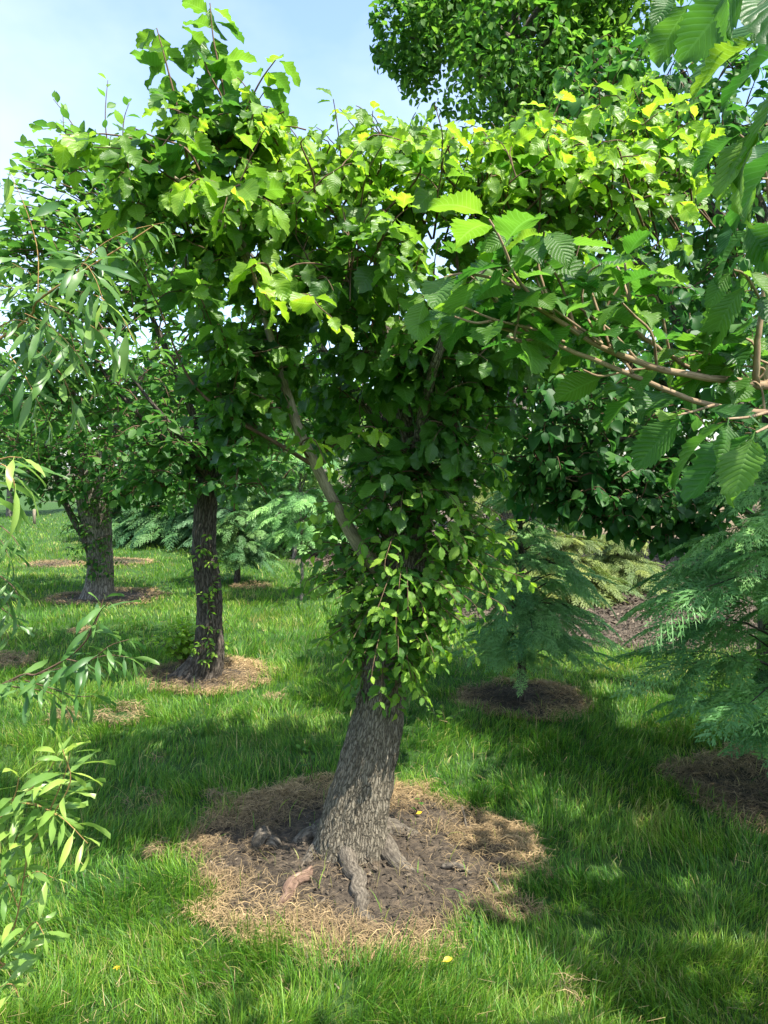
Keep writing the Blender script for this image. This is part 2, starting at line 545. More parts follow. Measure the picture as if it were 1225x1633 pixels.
def leafy_shoot(mb, path, temps, rng, size=0.09, spacing=0.04, start=0.3, r0=0.005, r1=0.0015, young=0.0, droop=0.35,
                lift=0.0, mat_leaf=0, mat_twig=1, spread=0.9, sides=4, agebase=0.0, up=(0, 0, 1), tipsize=0.6, jit=0.25, L_=None):
    """a woody shoot with two ranks of leaves"""
    path = np.asarray(path, float)
    tube(mb, path, np.linspace(r0, r1, len(path)), sides, mat=mat_twig, cap=False, seed=float(rng.uniform(0, 9)))
    seg = np.concatenate([[0], np.cumsum(np.linalg.norm(np.diff(path, axis=0), axis=1))])
    Lt = seg[-1]
    s = np.arange(start * Lt + rng.uniform(0, spacing), Lt + 1e-6, spacing)
    if len(s) == 0: return
    s = np.append(s, Lt)
    P = np.stack([np.interp(s, seg, path[:, k]) for k in range(3)], 1)
    tan = nrm(np.gradient(path, axis=0))
    T = nrm(np.stack([np.interp(s, seg, tan[:, k]) for k in range(3)], 1))
    n = len(s)
    upv = np.broadcast_to(np.asarray(up, float), (n, 3)) + rng.normal(0, 0.12, (n, 3))
    side = nrm(np.cross(T, upv)) * np.where(np.arange(n) % 2, 1, -1)[:, None]
    fr = s / Lt
    sp = np.full(n, spread); sp[-1] = 0.15
    d = T * 0.55 + side * sp[:, None] + np.array([0, 0, -1.0]) * droop * (0.6 + 0.8 * rng.random(n))[:, None] + np.array([0, 0, 1.0]) * lift + rng.normal(0, jit, (n, 3))
    d = nrm(d)
    nv = np.array([0, 0, 1.0]) + rng.normal(0, 0.35, (n, 3)) + T * 0.25
    # steeply hanging leaves turn their face outward
    prof = np.interp(fr, [0, 0.55, 0.85, 1.0], [0.75, 1.0, 0.9, tipsize])
    sz = size * prof * rng.uniform(0.75, 1.15, n)
    age = np.clip(agebase + young * np.clip((fr - 0.45) / 0.55, 0, 1) ** 1.2 + rng.normal(0, 0.06, n), 0, 1)
    put_leaves(mb, temps, P + d * (0.14 * sz)[:, None], d, nv, sz, age, rng.random(n), rng, mat=mat_leaf)

def blob_points(blobs, n, rng, shell=0.6):
    """points inside a union of ellipsoids (centre xyz, radii xyz, weight), drawn towards the skin"""
    w = np.array([b[6] for b in blobs], float); w /= w.sum()
    k = rng.choice(len(blobs), n, p=w)
    c = np.array([b[:3] for b in blobs])[k]
    r = np.array([b[3:6] for b in blobs])[k]
    d = nrm(rng.normal(0, 1, (n, 3)))
    rad = rng.random(n) ** (1 / 3.0)
    rad = np.where(rng.random(n) < shell, rng.uniform(0.75, 1.05, n), rad)
    return c + d * r * rad[:, None], c, d

def pxblob(px, py, Y, rx, ry, rY, w=1.0):
    c = at(px, py, Y)
    return (*c, rx * Y / F, rY, ry * Y / F, w)

def crown_shoots(mb, skel, blobs, n, temps, rng, size, spacing, young=0.5, maxlen=0.7, droop=0.35, shell=0.6, r0=0.005, bow=0.12,
                 mat_leaf=0, mat_twig=1, hang=0.0, topage=True, young_p=0.6, start=0.15, spread=0.9, lenjit=(0.6, 1.1)):
    E, C_, D_ = blob_points(blobs, n, rng, shell)
    dn = np.array([np.min(np.linalg.norm(skel - e, axis=1)) for e in E])
    o_ = np.argsort(dn); E, C_, D_ = E[o_], C_[o_], D_[o_]
    zs = E[:, 2]
    zlo, zhi = np.percentile(zs, 5), np.percentile(zs, 97)
    for i in range(n):
        e = E[i]
        dv = skel - e
        cost = np.abs(np.linalg.norm(dv, axis=1) - .12) + 0.5 * np.clip(dv[:, 2], 0, None)
        s = skel[np.argmin(cost)]
        ln = np.linalg.norm(e - s)
        m = maxlen * rng.uniform(*lenjit)
        # the leafy shoot starts part-way; a bare twig joins it to the wood
        if ln < 0.12:
            dirv = nrm(D_[i] + np.array([0, 0, 0.3])); s = e - dirv * 0.25; ln = 0.25
        mid = s + (e - s) * 0.5 + np.array([0, 0, bow * ln * rng.uniform(0.3, 1.4)]) + rng.normal(0, 0.05 * ln, 3)
        tipd = np.array([0, 0, -hang * ln * rng.uniform(0.4, 1.2)])
        pts = np.array([s, s + (mid - s) * 0.5 + np.array([0, 0, bow * ln * 0.3]), mid, (mid + e) * 0.5 + np.array([0, 0, bow * ln * 0.4]), e + tipd])
        path = smooth_path(pts, 8)
        dr_ = droop * rng.uniform(.25, 1.25)
        st = max(start, 1 - m / ln) if ln > m else start
        skel = np.vstack([skel, path[1:6]])
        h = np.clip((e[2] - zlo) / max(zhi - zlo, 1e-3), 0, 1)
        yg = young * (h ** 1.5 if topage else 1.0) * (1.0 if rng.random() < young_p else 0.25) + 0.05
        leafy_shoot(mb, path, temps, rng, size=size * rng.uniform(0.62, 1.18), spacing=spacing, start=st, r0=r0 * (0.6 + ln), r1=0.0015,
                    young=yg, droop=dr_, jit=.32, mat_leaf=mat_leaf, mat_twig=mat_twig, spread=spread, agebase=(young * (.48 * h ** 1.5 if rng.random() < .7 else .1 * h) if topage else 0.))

def dense(path, step=0.05):
    path = np.asarray(path)
    L_ = np.sum(np.linalg.norm(np.diff(path, axis=0), axis=1))
    return smooth_path(path, max(3, int(L_ / step)))
def limb(parent, pts, r, mat, name='branch', sides=10, lump=0.12, seed=0.0, n=None, mb=None):
    p = np.array([at(*q) if len(q) == 3 else q for q in pts])
    path = smooth_path(p, n or max(8, int(len(p) * 7)))
    b = MB()
    tube(b, path, np.array(interp(r, len(path))) * 0.64, sides, lump=lump, seed=seed)
    b.build(name, mat, parent)
    return dense(path)

# ------------------------------------------------------------------ ground
G_ELM = ground(566, 1366)
G_L2 = ground(330, 1078)
G_L3 = ground(157, 953)
G_C1 = ground(830, 1116)
G_C2 = np.array([2.03, 3.72, 0])
BARE = [  # centre, radius: rings of killed grass round the trees
    (G_ELM[0] + 0.02, G_ELM[1] + 0.02, 0.74), (G_L2[0], G_L2[1], 0.54), (G_L3[0] + 0.1, G_L3[1], 0.72),
    (G_C1[0] + 0.02, G_C1[1], 0.47), (G_C2[0], G_C2[1] + 0.02, 0.60),
]
for px, py, r in [(195, 1145, 0.16), (100, 1150, 0.10), (225, 1285, 0.10), (250, 1368, 0.06), (345, 1283, 0.06), (980, 1367, 0.06), (195, 897, 0.55),
                  (90, 900, 0.5), (10, 1060, 0.25), (400, 937, 0.3), (920, 1590, 0.06), (360, 1600, 0.05), (130, 1010, 0.12), (250, 1210, 0.05), (440, 1120, 0.08)]:
    g = ground(px, py)
    BARE.append((g[0], g[1], r))

def mulch_mask(x, y):
    """1 on the bare bed behind the lawn on the right"""
    d1 = (x - 1.62) * 5.9 + (y - 6.7) * 2.9        # right of the slanting lawn edge
    d1 = d1 / 6.57 + (n2(x, y, 1.3, 5) - 0.5) * 0.6
    d2 = (y - 6.7) + 0.05 * x + (n2(x, y, 2.0, 6) - 0.5) * 0.5
    return np.clip(np.minimum(d1, d2) / 0.25 + 0.5, 0, 1)
def bare_mask(x, y, rmin=0.0):
    m = np.zeros_like(np.asarray(x, float))
    wob = (n2(x, y, 3.1, 1) - 0.5) * 0.30 + (n2(x, y, 9.0, 2) - 0.5) * 0.26
    for cx_, cy_, r in BARE:
        if r < rmin: continue
        d = np.hypot(x - cx_, y - cy_)
        dd = (r * (1 + wob * (1 if r > 0.3 else 1.7)) - d) / 0.12
        m = np.maximum(m, np.clip(dd, 0, 1))
    return m
def hgt(x, y):
    x = np.asarray(x, float); y = np.asarray(y, float)
    h = (n2(x, y, 0.8, 20) - 0.5) * 0.05 + (n2(x, y, 3.0, 21) - 0.5) * 0.02
    d = np.hypot(x - G_ELM[0], y - G_ELM[1])
    h = h * np.clip(d / 1.0 - 0.3, 0, 1) + 0.05 * np.exp(-(d / 0.33) ** 2)
    h = h + (n2(x, y, 17.0, 22) - 0.5) * 0.022 * bare_mask(x, y)
    return h * np.clip((26 - np.hypot(x, y)) / 10, 0, 1)

def build_ground():
    m, t = newmat('ground')
    K = t.links.new
    age, rnd = attr(t, 'age'), attr(t, 'rnd')      # age: bare ground, rnd: bed
    co = N(t, 'ShaderNodeTexCoord')
    def noise(scale, det=5, rough=0.6):
        n = N(t, 'ShaderNodeTexNoise')
        n.inputs['Scale'].default_value = scale
        n.inputs['Detail'].default_value = det
        n.inputs['Roughness'].default_value = rough
        K(co.outputs['Object'], n.inputs['Vector'])
        return n.outputs['Fac']
    na, nb, nc = noise(3.0), noise(28.0, 8, 0.7), noise(140.0, 4, 0.6)
    turf = ramp(t, [(0.3, (0.020, 0.055, 0.014)), (0.55, (0.045, 0.10, 0.022)), (0.75, (0.10, 0.13, 0.04))])
    K(nb, turf.inputs['Fac'])
    soil = ramp(t, [(0.32, (0.030, 0.025, 0.021)), (0.52, (0.085, 0.068, 0.050)), (0.75, (0.20, 0.15, 0.10))])
    K(nb, soil.inputs['Fac'])
    bed = ramp(t, [(0.3, (0.035, 0.028, 0.022)), (0.55, (0.09, 0.07, 0.052)), (0.75, (0.19, 0.15, 0.11))])
    K(nc, bed.inputs['Fac'])
    far = ramp(t, [(0.4, (0.0, 0.0, 0.0)), (0.65, (1.0, 1.0, 1.0))])
    K(na, far.inputs['Fac'])
    bed2 = N(t, 'ShaderNodeMixRGB')
    K(math_(t, 'MULTIPLY', far.outputs[0], 0.55), bed2.inputs['Fac'])
    K(bed.outputs[0], bed2.inputs['Color1'])
    bed2.inputs['Color2'].default_value = (0.20, 0.165, 0.115, 1)
    m1 = N(t, 'ShaderNodeMixRGB'); m2 = N(t, 'ShaderNodeMixRGB')
    K(age.outputs['Fac'], m1.inputs['Fac']); K(turf.outputs[0], m1.inputs['Color1']); K(soil.outputs[0], m1.inputs['Color2'])
    K(rnd.outputs['Fac'], m2.inputs['Fac']); K(m1.outputs[0], m2.inputs['Color1']); K(bed2.outputs[0], m2.inputs['Color2'])
    b = N(t, 'ShaderNodeBsdfPrincipled')
    b.inputs['Roughness'].default_value = 0.95
    b.inputs['Specular IOR Level'].default_value = 0.15
    K(m2.outputs[0], b.inputs['Base Color'])
    bp = N(t, 'ShaderNodeBump')
    bp.inputs['Strength'].default_value = 0.9
    bp.inputs['Distance'].default_value = 0.025
    K(math_(t, 'ADD', nb, math_(t, 'MULTIPLY', nc, 0.4)), bp.inputs['Height'])
    K(bp.outputs[0], b.inputs['Normal'])
    out = N(t, 'ShaderNodeOutputMaterial')
    K(b.outputs[0], out.inputs['Surface'])
    # one sheet, fine near the camera and coarse towards the horizon
    def axis(lo, hi, c0, c1, st):
        core = np.arange(c0, c1, st)
        a = c1 + (np.geomspace(1, 1 + hi - c1, 40) - 1)
        b_ = c0 - (np.geomspace(1, 1 + c0 - lo, 40) - 1)
        return np.unique(np.concatenate([b_, core, a]).round(4))
    xs = axis(-600, 600, -3.4, 3.6, 0.035)
    ys = axis(-300, 900, 1.2, 8.0, 0.035)
    X, Y = np.meshgrid(xs, ys)
    Z = hgt(X.ravel(), Y.ravel())
    V = np.stack([X.ravel(), Y.ravel(), Z], 1)
    nx, ny = len(xs), len(ys)
    i = np.arange(ny - 1)[:, None]; j = np.arange(nx - 1)[None]
    Q = np.stack([i * nx + j, i * nx + j + 1, (i + 1) * nx + j + 1, (i + 1) * nx + j], -1).reshape(-1, 4)
    mb = MB()
    mb.add(V, Q, age=bare_mask(V[:, 0], V[:, 1], .45), rnd=mulch_mask(V[:, 0], V[:, 1]))
    tag(mb.build('ground', m), kind='structure')
build_ground()

def blades(mb, x, y, z, h, w, lean, laz, age, rnd, az, seg=3, curve=0.9):
    n = len(x)
    f = np.linspace(0, 1, seg + 1)
    wid = np.interp(f, [0, 0.35, 0.8, 1], [0.75, 1.0, 0.6, 0.0])
    ld = np.stack([np.cos(laz), np.sin(laz), np.zeros(n)], 1)
    wd = np.stack([np.cos(az), np.sin(az), np.zeros(n)], 1)
    base = np.stack([x, y, z], 1)
    rows = []
    for k in range(seg + 1):
        fk = f[k]
        out = lean * (0.35 * fk + 0.65 * fk ** 2 * curve)
        up = fk * (1 - 0.42 * np.clip(lean, 0, 1.3) * fk)
        c = base + np.array([0, 0, 1.0]) * (h * up)[:, None] + ld * (h * out)[:, None]
        if k < seg:
            rows.append(c - wd * (w * wid[k] * 0.5)[:, None]); rows.append(c + wd * (w * wid[k] * 0.5)[:, None])
        else:
            rows.append(c)
    nv = 2 * seg + 1
    V = np.stack(rows, 1).reshape(-1, 3)
    b = (np.arange(n) * nv)[:, None]
    Q = np.concatenate([b + np.array([2 * k, 2 * k + 1, 2 * k + 3, 2 * k + 2]) for k in range(seg - 1)], 0)
    T = b + np.array([2 * seg - 2, 2 * seg - 1, 2 * seg])
    mb.add(V, Q, T, age=np.repeat(age, nv), rnd=np.repeat(rnd, nv))

def build_grass():
    rng = np.random.default_rng(11)
    mb = MB()
    for (y0, y1, seg, tot) in ((1.5, 4.2, 3, 230000), (4.2, 9.0, 2, 150000), (9.0, 26.0, 2, 110000)):
        n = tot
        # density falls with the square of the distance
        u = rng.random(n)
        y = 1 / (1 / y0 - u * (1 / y0 - 1 / y1))
        x = rng.uniform(-1, 1, n) * (0.56 * y + 0.75)
        keep = (rng.random(n) > bare_mask(x, y) * 0.985) & (rng.random(n) > mulch_mask(x, y) * 0.995)
        # tufts
        tn = n2(x, y, 7.0, 31) * 0.6 + n2(x, y, 19.0, 32) * 0.4
        keep &= rng.random(n) < np.clip(0.25 + 1.7 * (tn - 0.2), 0.15, 1)
        x, y, tn = x[keep], y[keep], tn[keep]
        n = len(x)
        big = n2(x, y, 1.1, 33)
        h = (0.036 + 0.068 * np.clip(tn * 1.5 - 0.2, 0, 1)) * (0.75 + 0.6 * big) * rng.uniform(0.6, 1.25, n)
        long_ = rng.random(n) < 0.04
        h = np.where(long_, h * 1.7, h)
        # longer, unmown grass close round the rings
        w = 0.0030 * np.clip(y / 2.9, 0.75, 9) ** 0.85 * rng.uniform(0.5, 1.45, n)
        flow = n2(x, y, 2.2, 34) * 4 * math.pi
        laz = flow + rng.normal(0, 0.9, n)
        lean = np.clip(rng.normal(0.55, 0.3, n), 0.05, 1.3)
        dry = n2(x, y, 1.7, 35) * 0.6 + n2(x, y, 6.0, 36) * 0.4
        age = np.clip(rng.normal(0.34, 0.19, n) + (dry - 0.5) * 0.9, 0, 0.85)
        edge = bare_mask(x, y)
        age = np.where((rng.random(n) < 0.06 + 0.5 * edge) | (dry > 0.74) & (rng.random(n) < 0.35), rng.uniform(0.8, 1, n), age)
        az = laz + math.pi / 2 + rng.normal(0, 0.7, n)
        blades(mb, x, y, hgt(x, y) - 0.004, h, w, lean, laz, age, rng.random(n), az, seg)
    tag(mb.build('grass', M['grass']), kind='stuff')
build_grass()

def build_straw():
    """dead mown grass lying in the rings and in clumps on the lawn"""
    rng = np.random.default_rng(12)
    mb = MB()
    for cx_, cy_, r in BARE:
        dist = math.hypot(cx_, cy_)
        n = int(min(60000, 46000 * r * r * 3.0 / max(1, dist / 3.2) ** 1.4)) if r > 0.3 else int(60000 * r * r * math.pi / max(1, dist / 3) ** 1.5)
        a = rng.uniform(0, 2 * math.pi, n)
        d = r * np.sqrt(rng.random(n)) * 1.10
        x, y = cx_ + np.cos(a) * d, cy_ + np.sin(a) * d
        m = bare_mask(x, y)
        f = d / r
        cover = np.clip(0.06 + 1.0 * np.clip(f - 0.55 + .5 * (n2(x, y, 4.0, 47) - .5), 0, 1) / 0.35, 0, 1) if r > 0.3 else np.ones(n)
        if .3 < r < .65: cover = np.maximum(cover, .55)
        cover = cover * np.clip(2.6 * n2(x, y, 8.0, 41) - 0.55 + 1.2 * np.clip(f - .6, 0, 1), 0.03, 1)
        k = (rng.random(n) < cover) & (m > 0.15)
        x, y, f = x[k], y[k], f[k]
        n = len(x)
        sc = max(1, dist / 3.0) ** 0.8
        ln = rng.uniform(0.02, 0.075, n)
        az = n2(x, y, 5.0, 42) * 12 + rng.normal(0, 1.3, n)
        tilt = rng.uniform(-0.1, 0.5, n)
        dd = np.stack([np.cos(az) * np.cos(tilt), np.sin(az) * np.cos(tilt), np.sin(tilt)], 1)
        sd = np.stack([-np.sin(az), np.cos(az), rng.normal(0, 0.5, n)], 1)
        w = 0.0014 * sc * rng.uniform(0.6, 1.4, n)
        heap = np.clip(n2(x, y, 6.0, 43) - 0.35, 0, 1) * 0.05 + (.035 if r <= .3 else 0)
        b = np.stack([x, y, hgt(x, y) + 0.003 + rng.random(n) * (0.012 + heap)], 1)
        mid = b + dd * (ln * 0.5)[:, None] + np.array([0, 0, 1]) * (ln * 0.10)[:, None]
        e = b + dd * ln[:, None] - np.array([0, 0, 1]) * (ln * 0.12)[:, None]
        s = sd * (w * 0.5)[:, None]
        V = np.stack([b - s, b + s, mid - s, mid + s, e - s * .4, e + s * .4], 1).reshape(-1, 3)
        o = (np.arange(n) * 6)[:, None]
        Q = np.concatenate([o + np.array([0, 1, 3, 2]), o + np.array([2, 3, 5, 4])])
        tone = np.clip(0.14 + 0.7 * (n2(x, y, 2.6, 44) - 0.2) + 0.85 * (f - 0.5) * (r > .3) + (.22 if r <= .3 else 0) + rng.normal(0, 0.14, n), 0, 1)
        mb.add(V, Q, age=np.repeat(tone, 6), rnd=np.repeat(rng.random(n), 6))
    n = 3000                     # stray clippings over the lawn
    y = 1 / (1 / 2.0 - rng.random(n) * (1 / 2.0 - 1 / 9.0)); x = rng.uniform(-1, 1, n) * (.56 * y + .6)
    k = (mulch_mask(x, y) < .3) & (n2(x, y, 1.9, 48) > .45); x, y = x[k], y[k]; n = len(x)
    az = rng.uniform(0, 6.28, n); tilt = rng.normal(.1, .3, n)
    dd = np.stack([np.cos(az) * np.cos(tilt), np.sin(az) * np.cos(tilt), np.sin(tilt)], 1) * rng.uniform(.02, .06, n)[:, None]
    sd = np.stack([-np.sin(az), np.cos(az), rng.normal(0, .4, n)], 1) * (.0006 * np.clip(y / 2.8, 1, 4))[:, None]
    b = np.stack([x, y, hgt(x, y) + rng.uniform(.03, .075, n)], 1)
    V = np.stack([b - sd, b + sd, b + dd + sd * .5, b + dd - sd * .5], 1).reshape(-1, 3)
    mb.add(V, (np.arange(n) * 4)[:, None] + np.arange(4), age=np.repeat(rng.uniform(.35, .95, n), 4), rnd=np.repeat(rng.random(n), 4))
    tag(mb.build('dead_grass', M['straw']), kind='stuff')
build_straw()

def build_chips():
    rng = np.random.default_rng(13)
    mb = MB()
    n = 42000
    u = rng.random(n)
    y = 1 / (1 / 6.0 - u * (1 / 6.0 - 1 / 17.0))
    x = rng.uniform(-0.15, 1, n) * (0.6 * y + 0.5)
    k = rng.random(n) < mulch_mask(x, y)
    x, y = x[k], y[k]
    x = np.append(x, G_ELM[0] + rng.normal(0, 0.33, 1500)); y = np.append(y, G_ELM[1] + rng.normal(0, 0.33, 1500))
    n = len(x)
    az = rng.uniform(0, 6.28, n); tl = rng.normal(0, 0.35, n)
    ln = rng.uniform(0.012, 0.05, n) * np.clip(y / 7, 0.45, 2); w = ln * rng.uniform(0.2, 0.5, n)
    d = np.stack([np.cos(az) * np.cos(tl), np.sin(az) * np.cos(tl), np.sin(tl)], 1) * ln[:, None] * 0.5
    s = np.stack([-np.sin(az), np.cos(az), rng.normal(0, 0.4, n)], 1) * w[:, None] * 0.5
    c = np.stack([x, y, hgt(x, y) + 0.008 + rng.random(n) * 0.012], 1)
    hh = np.array([0, 0, 1.0]) * (w * 0.25)[:, None]
    V = np.stack([c - d - s, c - d + s, c + d + s, c + d - s, c - d * .8 + hh, c + d * .8 + hh], 1).reshape(-1, 3)
    o = (np.arange(n) * 6)[:, None]
    Q = np.concatenate([o + np.array([0, 3, 5, 4]), o + np.array([2, 1, 4, 5])])
    T = np.concatenate([o + np.array([0, 4, 1]), o + np.array([3, 2, 5])])
    mb.add(V, Q, T, age=np.repeat(np.clip(rng.beta(1.6, 2.2, n), 0, 1), 6), rnd=np.repeat(rng.random(n), 6))
    tag(mb.build('wood_chips', M['chips'], smooth=False), kind='stuff')
build_chips()

# ------------------------------------------------------------------ the elm in the middle
def elm():
    rng = np.random.default_rng(21)
    root = empty('elm_tree', G_ELM, 'stout leaning elm with furrowed grey bark, exposed roots and leafy sprouts on its trunk', 'tree')
    Y = G_ELM[1]
    base = G_ELM.copy()
    pts = [base + np.array([-0.035, 0.0, -0.12]), base + np.array([-0.015, 0, 0.0]), at(572, 1290, Y + .02), at(591, 1200, Y + .04), at(608, 1110, Y + .05), at(624, 1030, Y + .06),
           at(640, 950, Y + .06), at(651, 870, Y + .08), at(660, 790, Y + .08), at(664, 735, Y + .1)]
    path = smooth_path(np.array(pts), 330)
    rad = interp([0.185, 0.165, 0.143, 0.125, 0.110, 0.104, 0.099, 0.094, 0.088, 0.075], 330)
    lobes = [(5.65, 0.55), (0.5, 0.3), (2.3, 0.3), (3.15, 0.45), (3.95, 0.55), (4.72, 0.6)]
    def flare(s, th):
        k = np.exp(-np.clip(s - 0.06, 0, None) / 0.11)
        f = 0
        for a, amp in lobes:
            dth = np.angle(np.exp(1j * (th - a)))
            f = f + amp * np.exp(-(dth / 0.33) ** 2)
        return 1 + k * (0.05 + 0.75 * f) * 0.42
    mb = MB()
    tube(mb, path, rad * 0.92, 150, lump=0.07, ridges=0.008, seed=1.0, flare=flare)
    mb.build('trunk', M['bark'], root)
    # roots
    def rootpart(px, r, label=None, mat='root_bark', dz=0.0):
        p = []
        for k, (x, y, z) in enumerate(px):
            g = ground(x, y)
            p.append((g[0], g[1], z + float(hgt(g[0], g[1]))))
        path = smooth_path(np.array(p), 40)
        b = MB()
        path = path + np.stack([vnoise(np.stack([np.arange(40) * .35, np.full(40, 3.3), np.full(40, len(px) * 1.7 + r[0] * 90)], -1), 5 + k_) - .5 for k_ in range(3)], 1) * np.array([.03, .03, .012]) * np.clip(np.arange(40) / 12, 0, 1)[:, None]
        tube(b, path, interp(r, 40), 36, lump=0.20, ridges=0.005, seed=float(rng.uniform(0, 9)))
        o = b.build('root', M[mat], root)
        if label: o['label'] = label
    rootpart([(557, 1345, .02), (553, 1375, .030), (560, 1402, .006), (573, 1427, .002), (577, 1450, -.008), (591, 1474, -.014), (600, 1496, -.05)], [.06, .048, .036, .032, .028, .025, .02], 'long pale root running forward')
    rootpart([(588, 1350, .02), (608, 1370, .020), (624, 1385, .0), (641, 1391, -.014), (662, 1396, -.025), (690, 1401, -.06)], [.06, .048, .038, .031, .024, .016])
    rootpart([(532, 1345, .01), (515, 1362, .0), (502, 1376, -.020), (484, 1392, -.036), (470, 1402, -.06)], [.06, .048, .036, .028, .02])
    rootpart([(499, 1393, -.012), (486, 1409, .006), (468, 1424, .008), (452, 1441, -.008), (444, 1450, -.04)], [.014, .023, .026, .024, .018], 'smooth reddish barkless root', 'cut_root')
    rootpart([(526, 1337, .01), (500, 1342, -.005), (470, 1352, -.02), (440, 1357, -.05)], [.055, .04, .028, .02])
    rootpart([(585, 1335, .01), (640, 1335, -.005), (670, 1332, -.03)], [.06, .035, .025])
    # limbs
    sk = []
    T = Y + .08
    sk.append(limb(root, [(640, 945, Y + .05), (580, 880, Y - .03), (535, 805, Y - .1), (505, 745, Y - .15), (478, 690, Y - .2), (462, 640, Y - .22), (443, 580, Y - .25), (418, 490, Y - .3), (390, 390, Y - .35), (372, 300, Y - .36)],
                   [.055, .045, .038, .034, .031, .028, .025, .02, .014, .008], M['limb_bark'], seed=2))
    sk.append(limb(root, [(662, 760, T), (652, 690, T - .05), (630, 600, T - .1), (610, 480, T - .1), (600, 400, T - .08), (590, 300, T - .05), (600, 215, T)], [.06, .05, .042, .034, .026, .016, .008], M['bark'], seed=3))
    sk.append(limb(root, [(664, 760, T), (690, 680, T + .1), (712, 600, T + .2), (740, 480, T + .3), (780, 360, T + .35), (810, 250, T + .35)], [.06, .05, .042, .032, .02, .008], M['bark'], seed=4))
    sk.append(limb(root, [(664, 750, T), (675, 660, T - .25), (700, 560, T - .5), (740, 470, T - .6), (800, 400, T - .6)], [.045, .034, .026, .016, .007], M['bark'], seed=5))
    sk.append(limb(root, [(655, 780, T), (620, 690, T + .3), (540, 590, T + .55), (450, 470, T + .7), (380, 380, T + .75)], [.05, .042, .032, .022, .01], M['bark'], seed=6))
    sk.append(limb(root, [(690, 690, T + .08), (790, 600, T + .2), (900, 480, T + .3), (1000, 350, T + .25), (1060, 270, T + .2)], [.045, .036, .026, .018, .008], M['bark'], seed=7))
    sk.append(limb(root, [(505, 745, Y - .15), (430, 700, Y - .25), (360, 660, Y - .35), (300, 600, Y - .4), (250, 480, Y - .4)], [.013, .011, .009, .007, .004], M['twig'], seed=8))
    sk.append(limb(root, [(443, 580, Y - .25), (400, 430, Y - .4), (330, 330, Y - .5), (250, 260, Y - .5)], [.02, .016, .012, .006], M['limb_bark'], seed=9))
    skel = np.vstack(sk)
    crown = MB()
    blobs = [
        pxblob(310, 370, 2.75, 100, 110, .35, 0.9), pxblob(210, 285, 2.6, 110, 60, .3, .28), pxblob(330, 200, 2.75, 65, 75, .25, .5), pxblob(415, 190, 2.75, 50, 75, .2, .35), pxblob(240, 400, 2.65, 60, 80, .3, .3), pxblob(420, 330, 2.75, 120, 130, .4, 1.0), pxblob(400, 520, 2.8, 130, 150, .4, 1.1),
        pxblob(560, 350, 3.0, 150, 150, .5, 1.2), pxblob(700, 320, 3.1, 160, 110, .6, 1.2), pxblob(850, 300, 3.1, 150, 115, .6, 1.1), pxblob(640, 235, 3.1, 60, 50, .3, .25), pxblob(850, 215, 3.1, 60, 45, .3, .25), pxblob(1030, 205, 3.2, 70, 60, .3, .35),
        pxblob(980, 270, 3.2, 140, 100, .5, 0.8), pxblob(600, 480, 3.2, 170, 130, .7, 1.2), pxblob(760, 440, 3.2, 180, 130, .7, 1.2),
        pxblob(930, 400, 3.3, 150, 140, .6, 0.9), pxblob(560, 560, 3.6, 200, 90, .5, 0.6), pxblob(760, 560, 3.6, 140, 80, .5, 0.5),
        pxblob(370, 650, 2.9, 70, 90, .3, 0.4), pxblob(385, 740, 2.8, 45, 60, .2, 0.22), pxblob(500, 260, 3.2, 90, 70, .4, 0.6),
        pxblob(560, 420, 2.65, 150, 110, .25, .9), pxblob(720, 500, 2.7, 150, 90, .25, .8), pxblob(880, 480, 2.8, 130, 110, .3, .7), pxblob(370, 540, 2.7, 80, 110, .25, .6), pxblob(548, 615, 3.6, 60, 55, .3, .35), pxblob(520, 700, 4.0, 60, 55, .3, .3), pxblob(670, 590, 2.85, 120, 70, .22, .8), pxblob(720, 680, 2.95, 80, 70, .22, .6), pxblob(620, 690, 3.3, 90, 80, .2, .5), pxblob(655, 745, 2.95, 100, 55, .2, .6), pxblob(730, 760, 3.1, 80, 60, .25, .4), pxblob(640, 810, 3.0, 70, 45, .2, .25), pxblob(770, 600, 3.3, 110, 90, .3, .7), pxblob(600, 560, 3.3, 130, 70, .3, .7),
        pxblob(600, 650, 3.9, 160, 80, .35, .7), pxblob(760, 640, 3.8, 110, 80, .35, .5), pxblob(520, 680, 3.9, 120, 90, .3, .4), pxblob(620, 760, 3.5, 120, 60, .25, .3),
    ]
    crown_shoots(crown, skel, blobs, 1050, T_ELM, rng, 0.100, 0.036, young=0.9, maxlen=0.45, droop=0.75, r0=0.0034, young_p=0.8)
    # shoots the eye picks out: the upright leader at the upper left, and the yellow tips
    def sh(px, size=.095, sp=.036, yg=.5, start=.15, dr=.4, **kw):
        path = smooth_path(np.array([at(*q) for q in px]), 12)
        leafy_shoot(crown, path, T_ELM, rng, size=size, spacing=sp, start=start, r0=.005, r1=.0018, young=yg, droop=dr, agebase=.5 * max(0, yg - .55) / .4, **kw)
    sh([(385, 330, 2.78), (372, 230, 2.78), (352, 120, 2.78), (340, 60, 2.8), (335, 5, 2.82)], .118, .026, .25, .05, dr=.75, tipsize=.8)
    sh([(300, 260, 2.7), (285, 180, 2.72), (265, 100, 2.74), (250, 45, 2.76)], .118, .026, .3, .05, dr=.75, tipsize=.8)
    sh([(340, 280, 2.74), (385, 190, 2.72), (415, 130, 2.7), (440, 95, 2.68)], .118, .026, .35, .05, dr=.75, tipsize=.8)
    sh([(372, 250, 2.78), (360, 170, 2.7), (330, 110, 2.66), (318, 60, 2.66)], .118, .026, .25, .05, dr=.75, tipsize=.8)
    sh([(340, 300, 2.7), (260, 240, 2.62), (180, 215, 2.56), (95, 215, 2.52)], .13, .032, .75, .2, dr=.7)
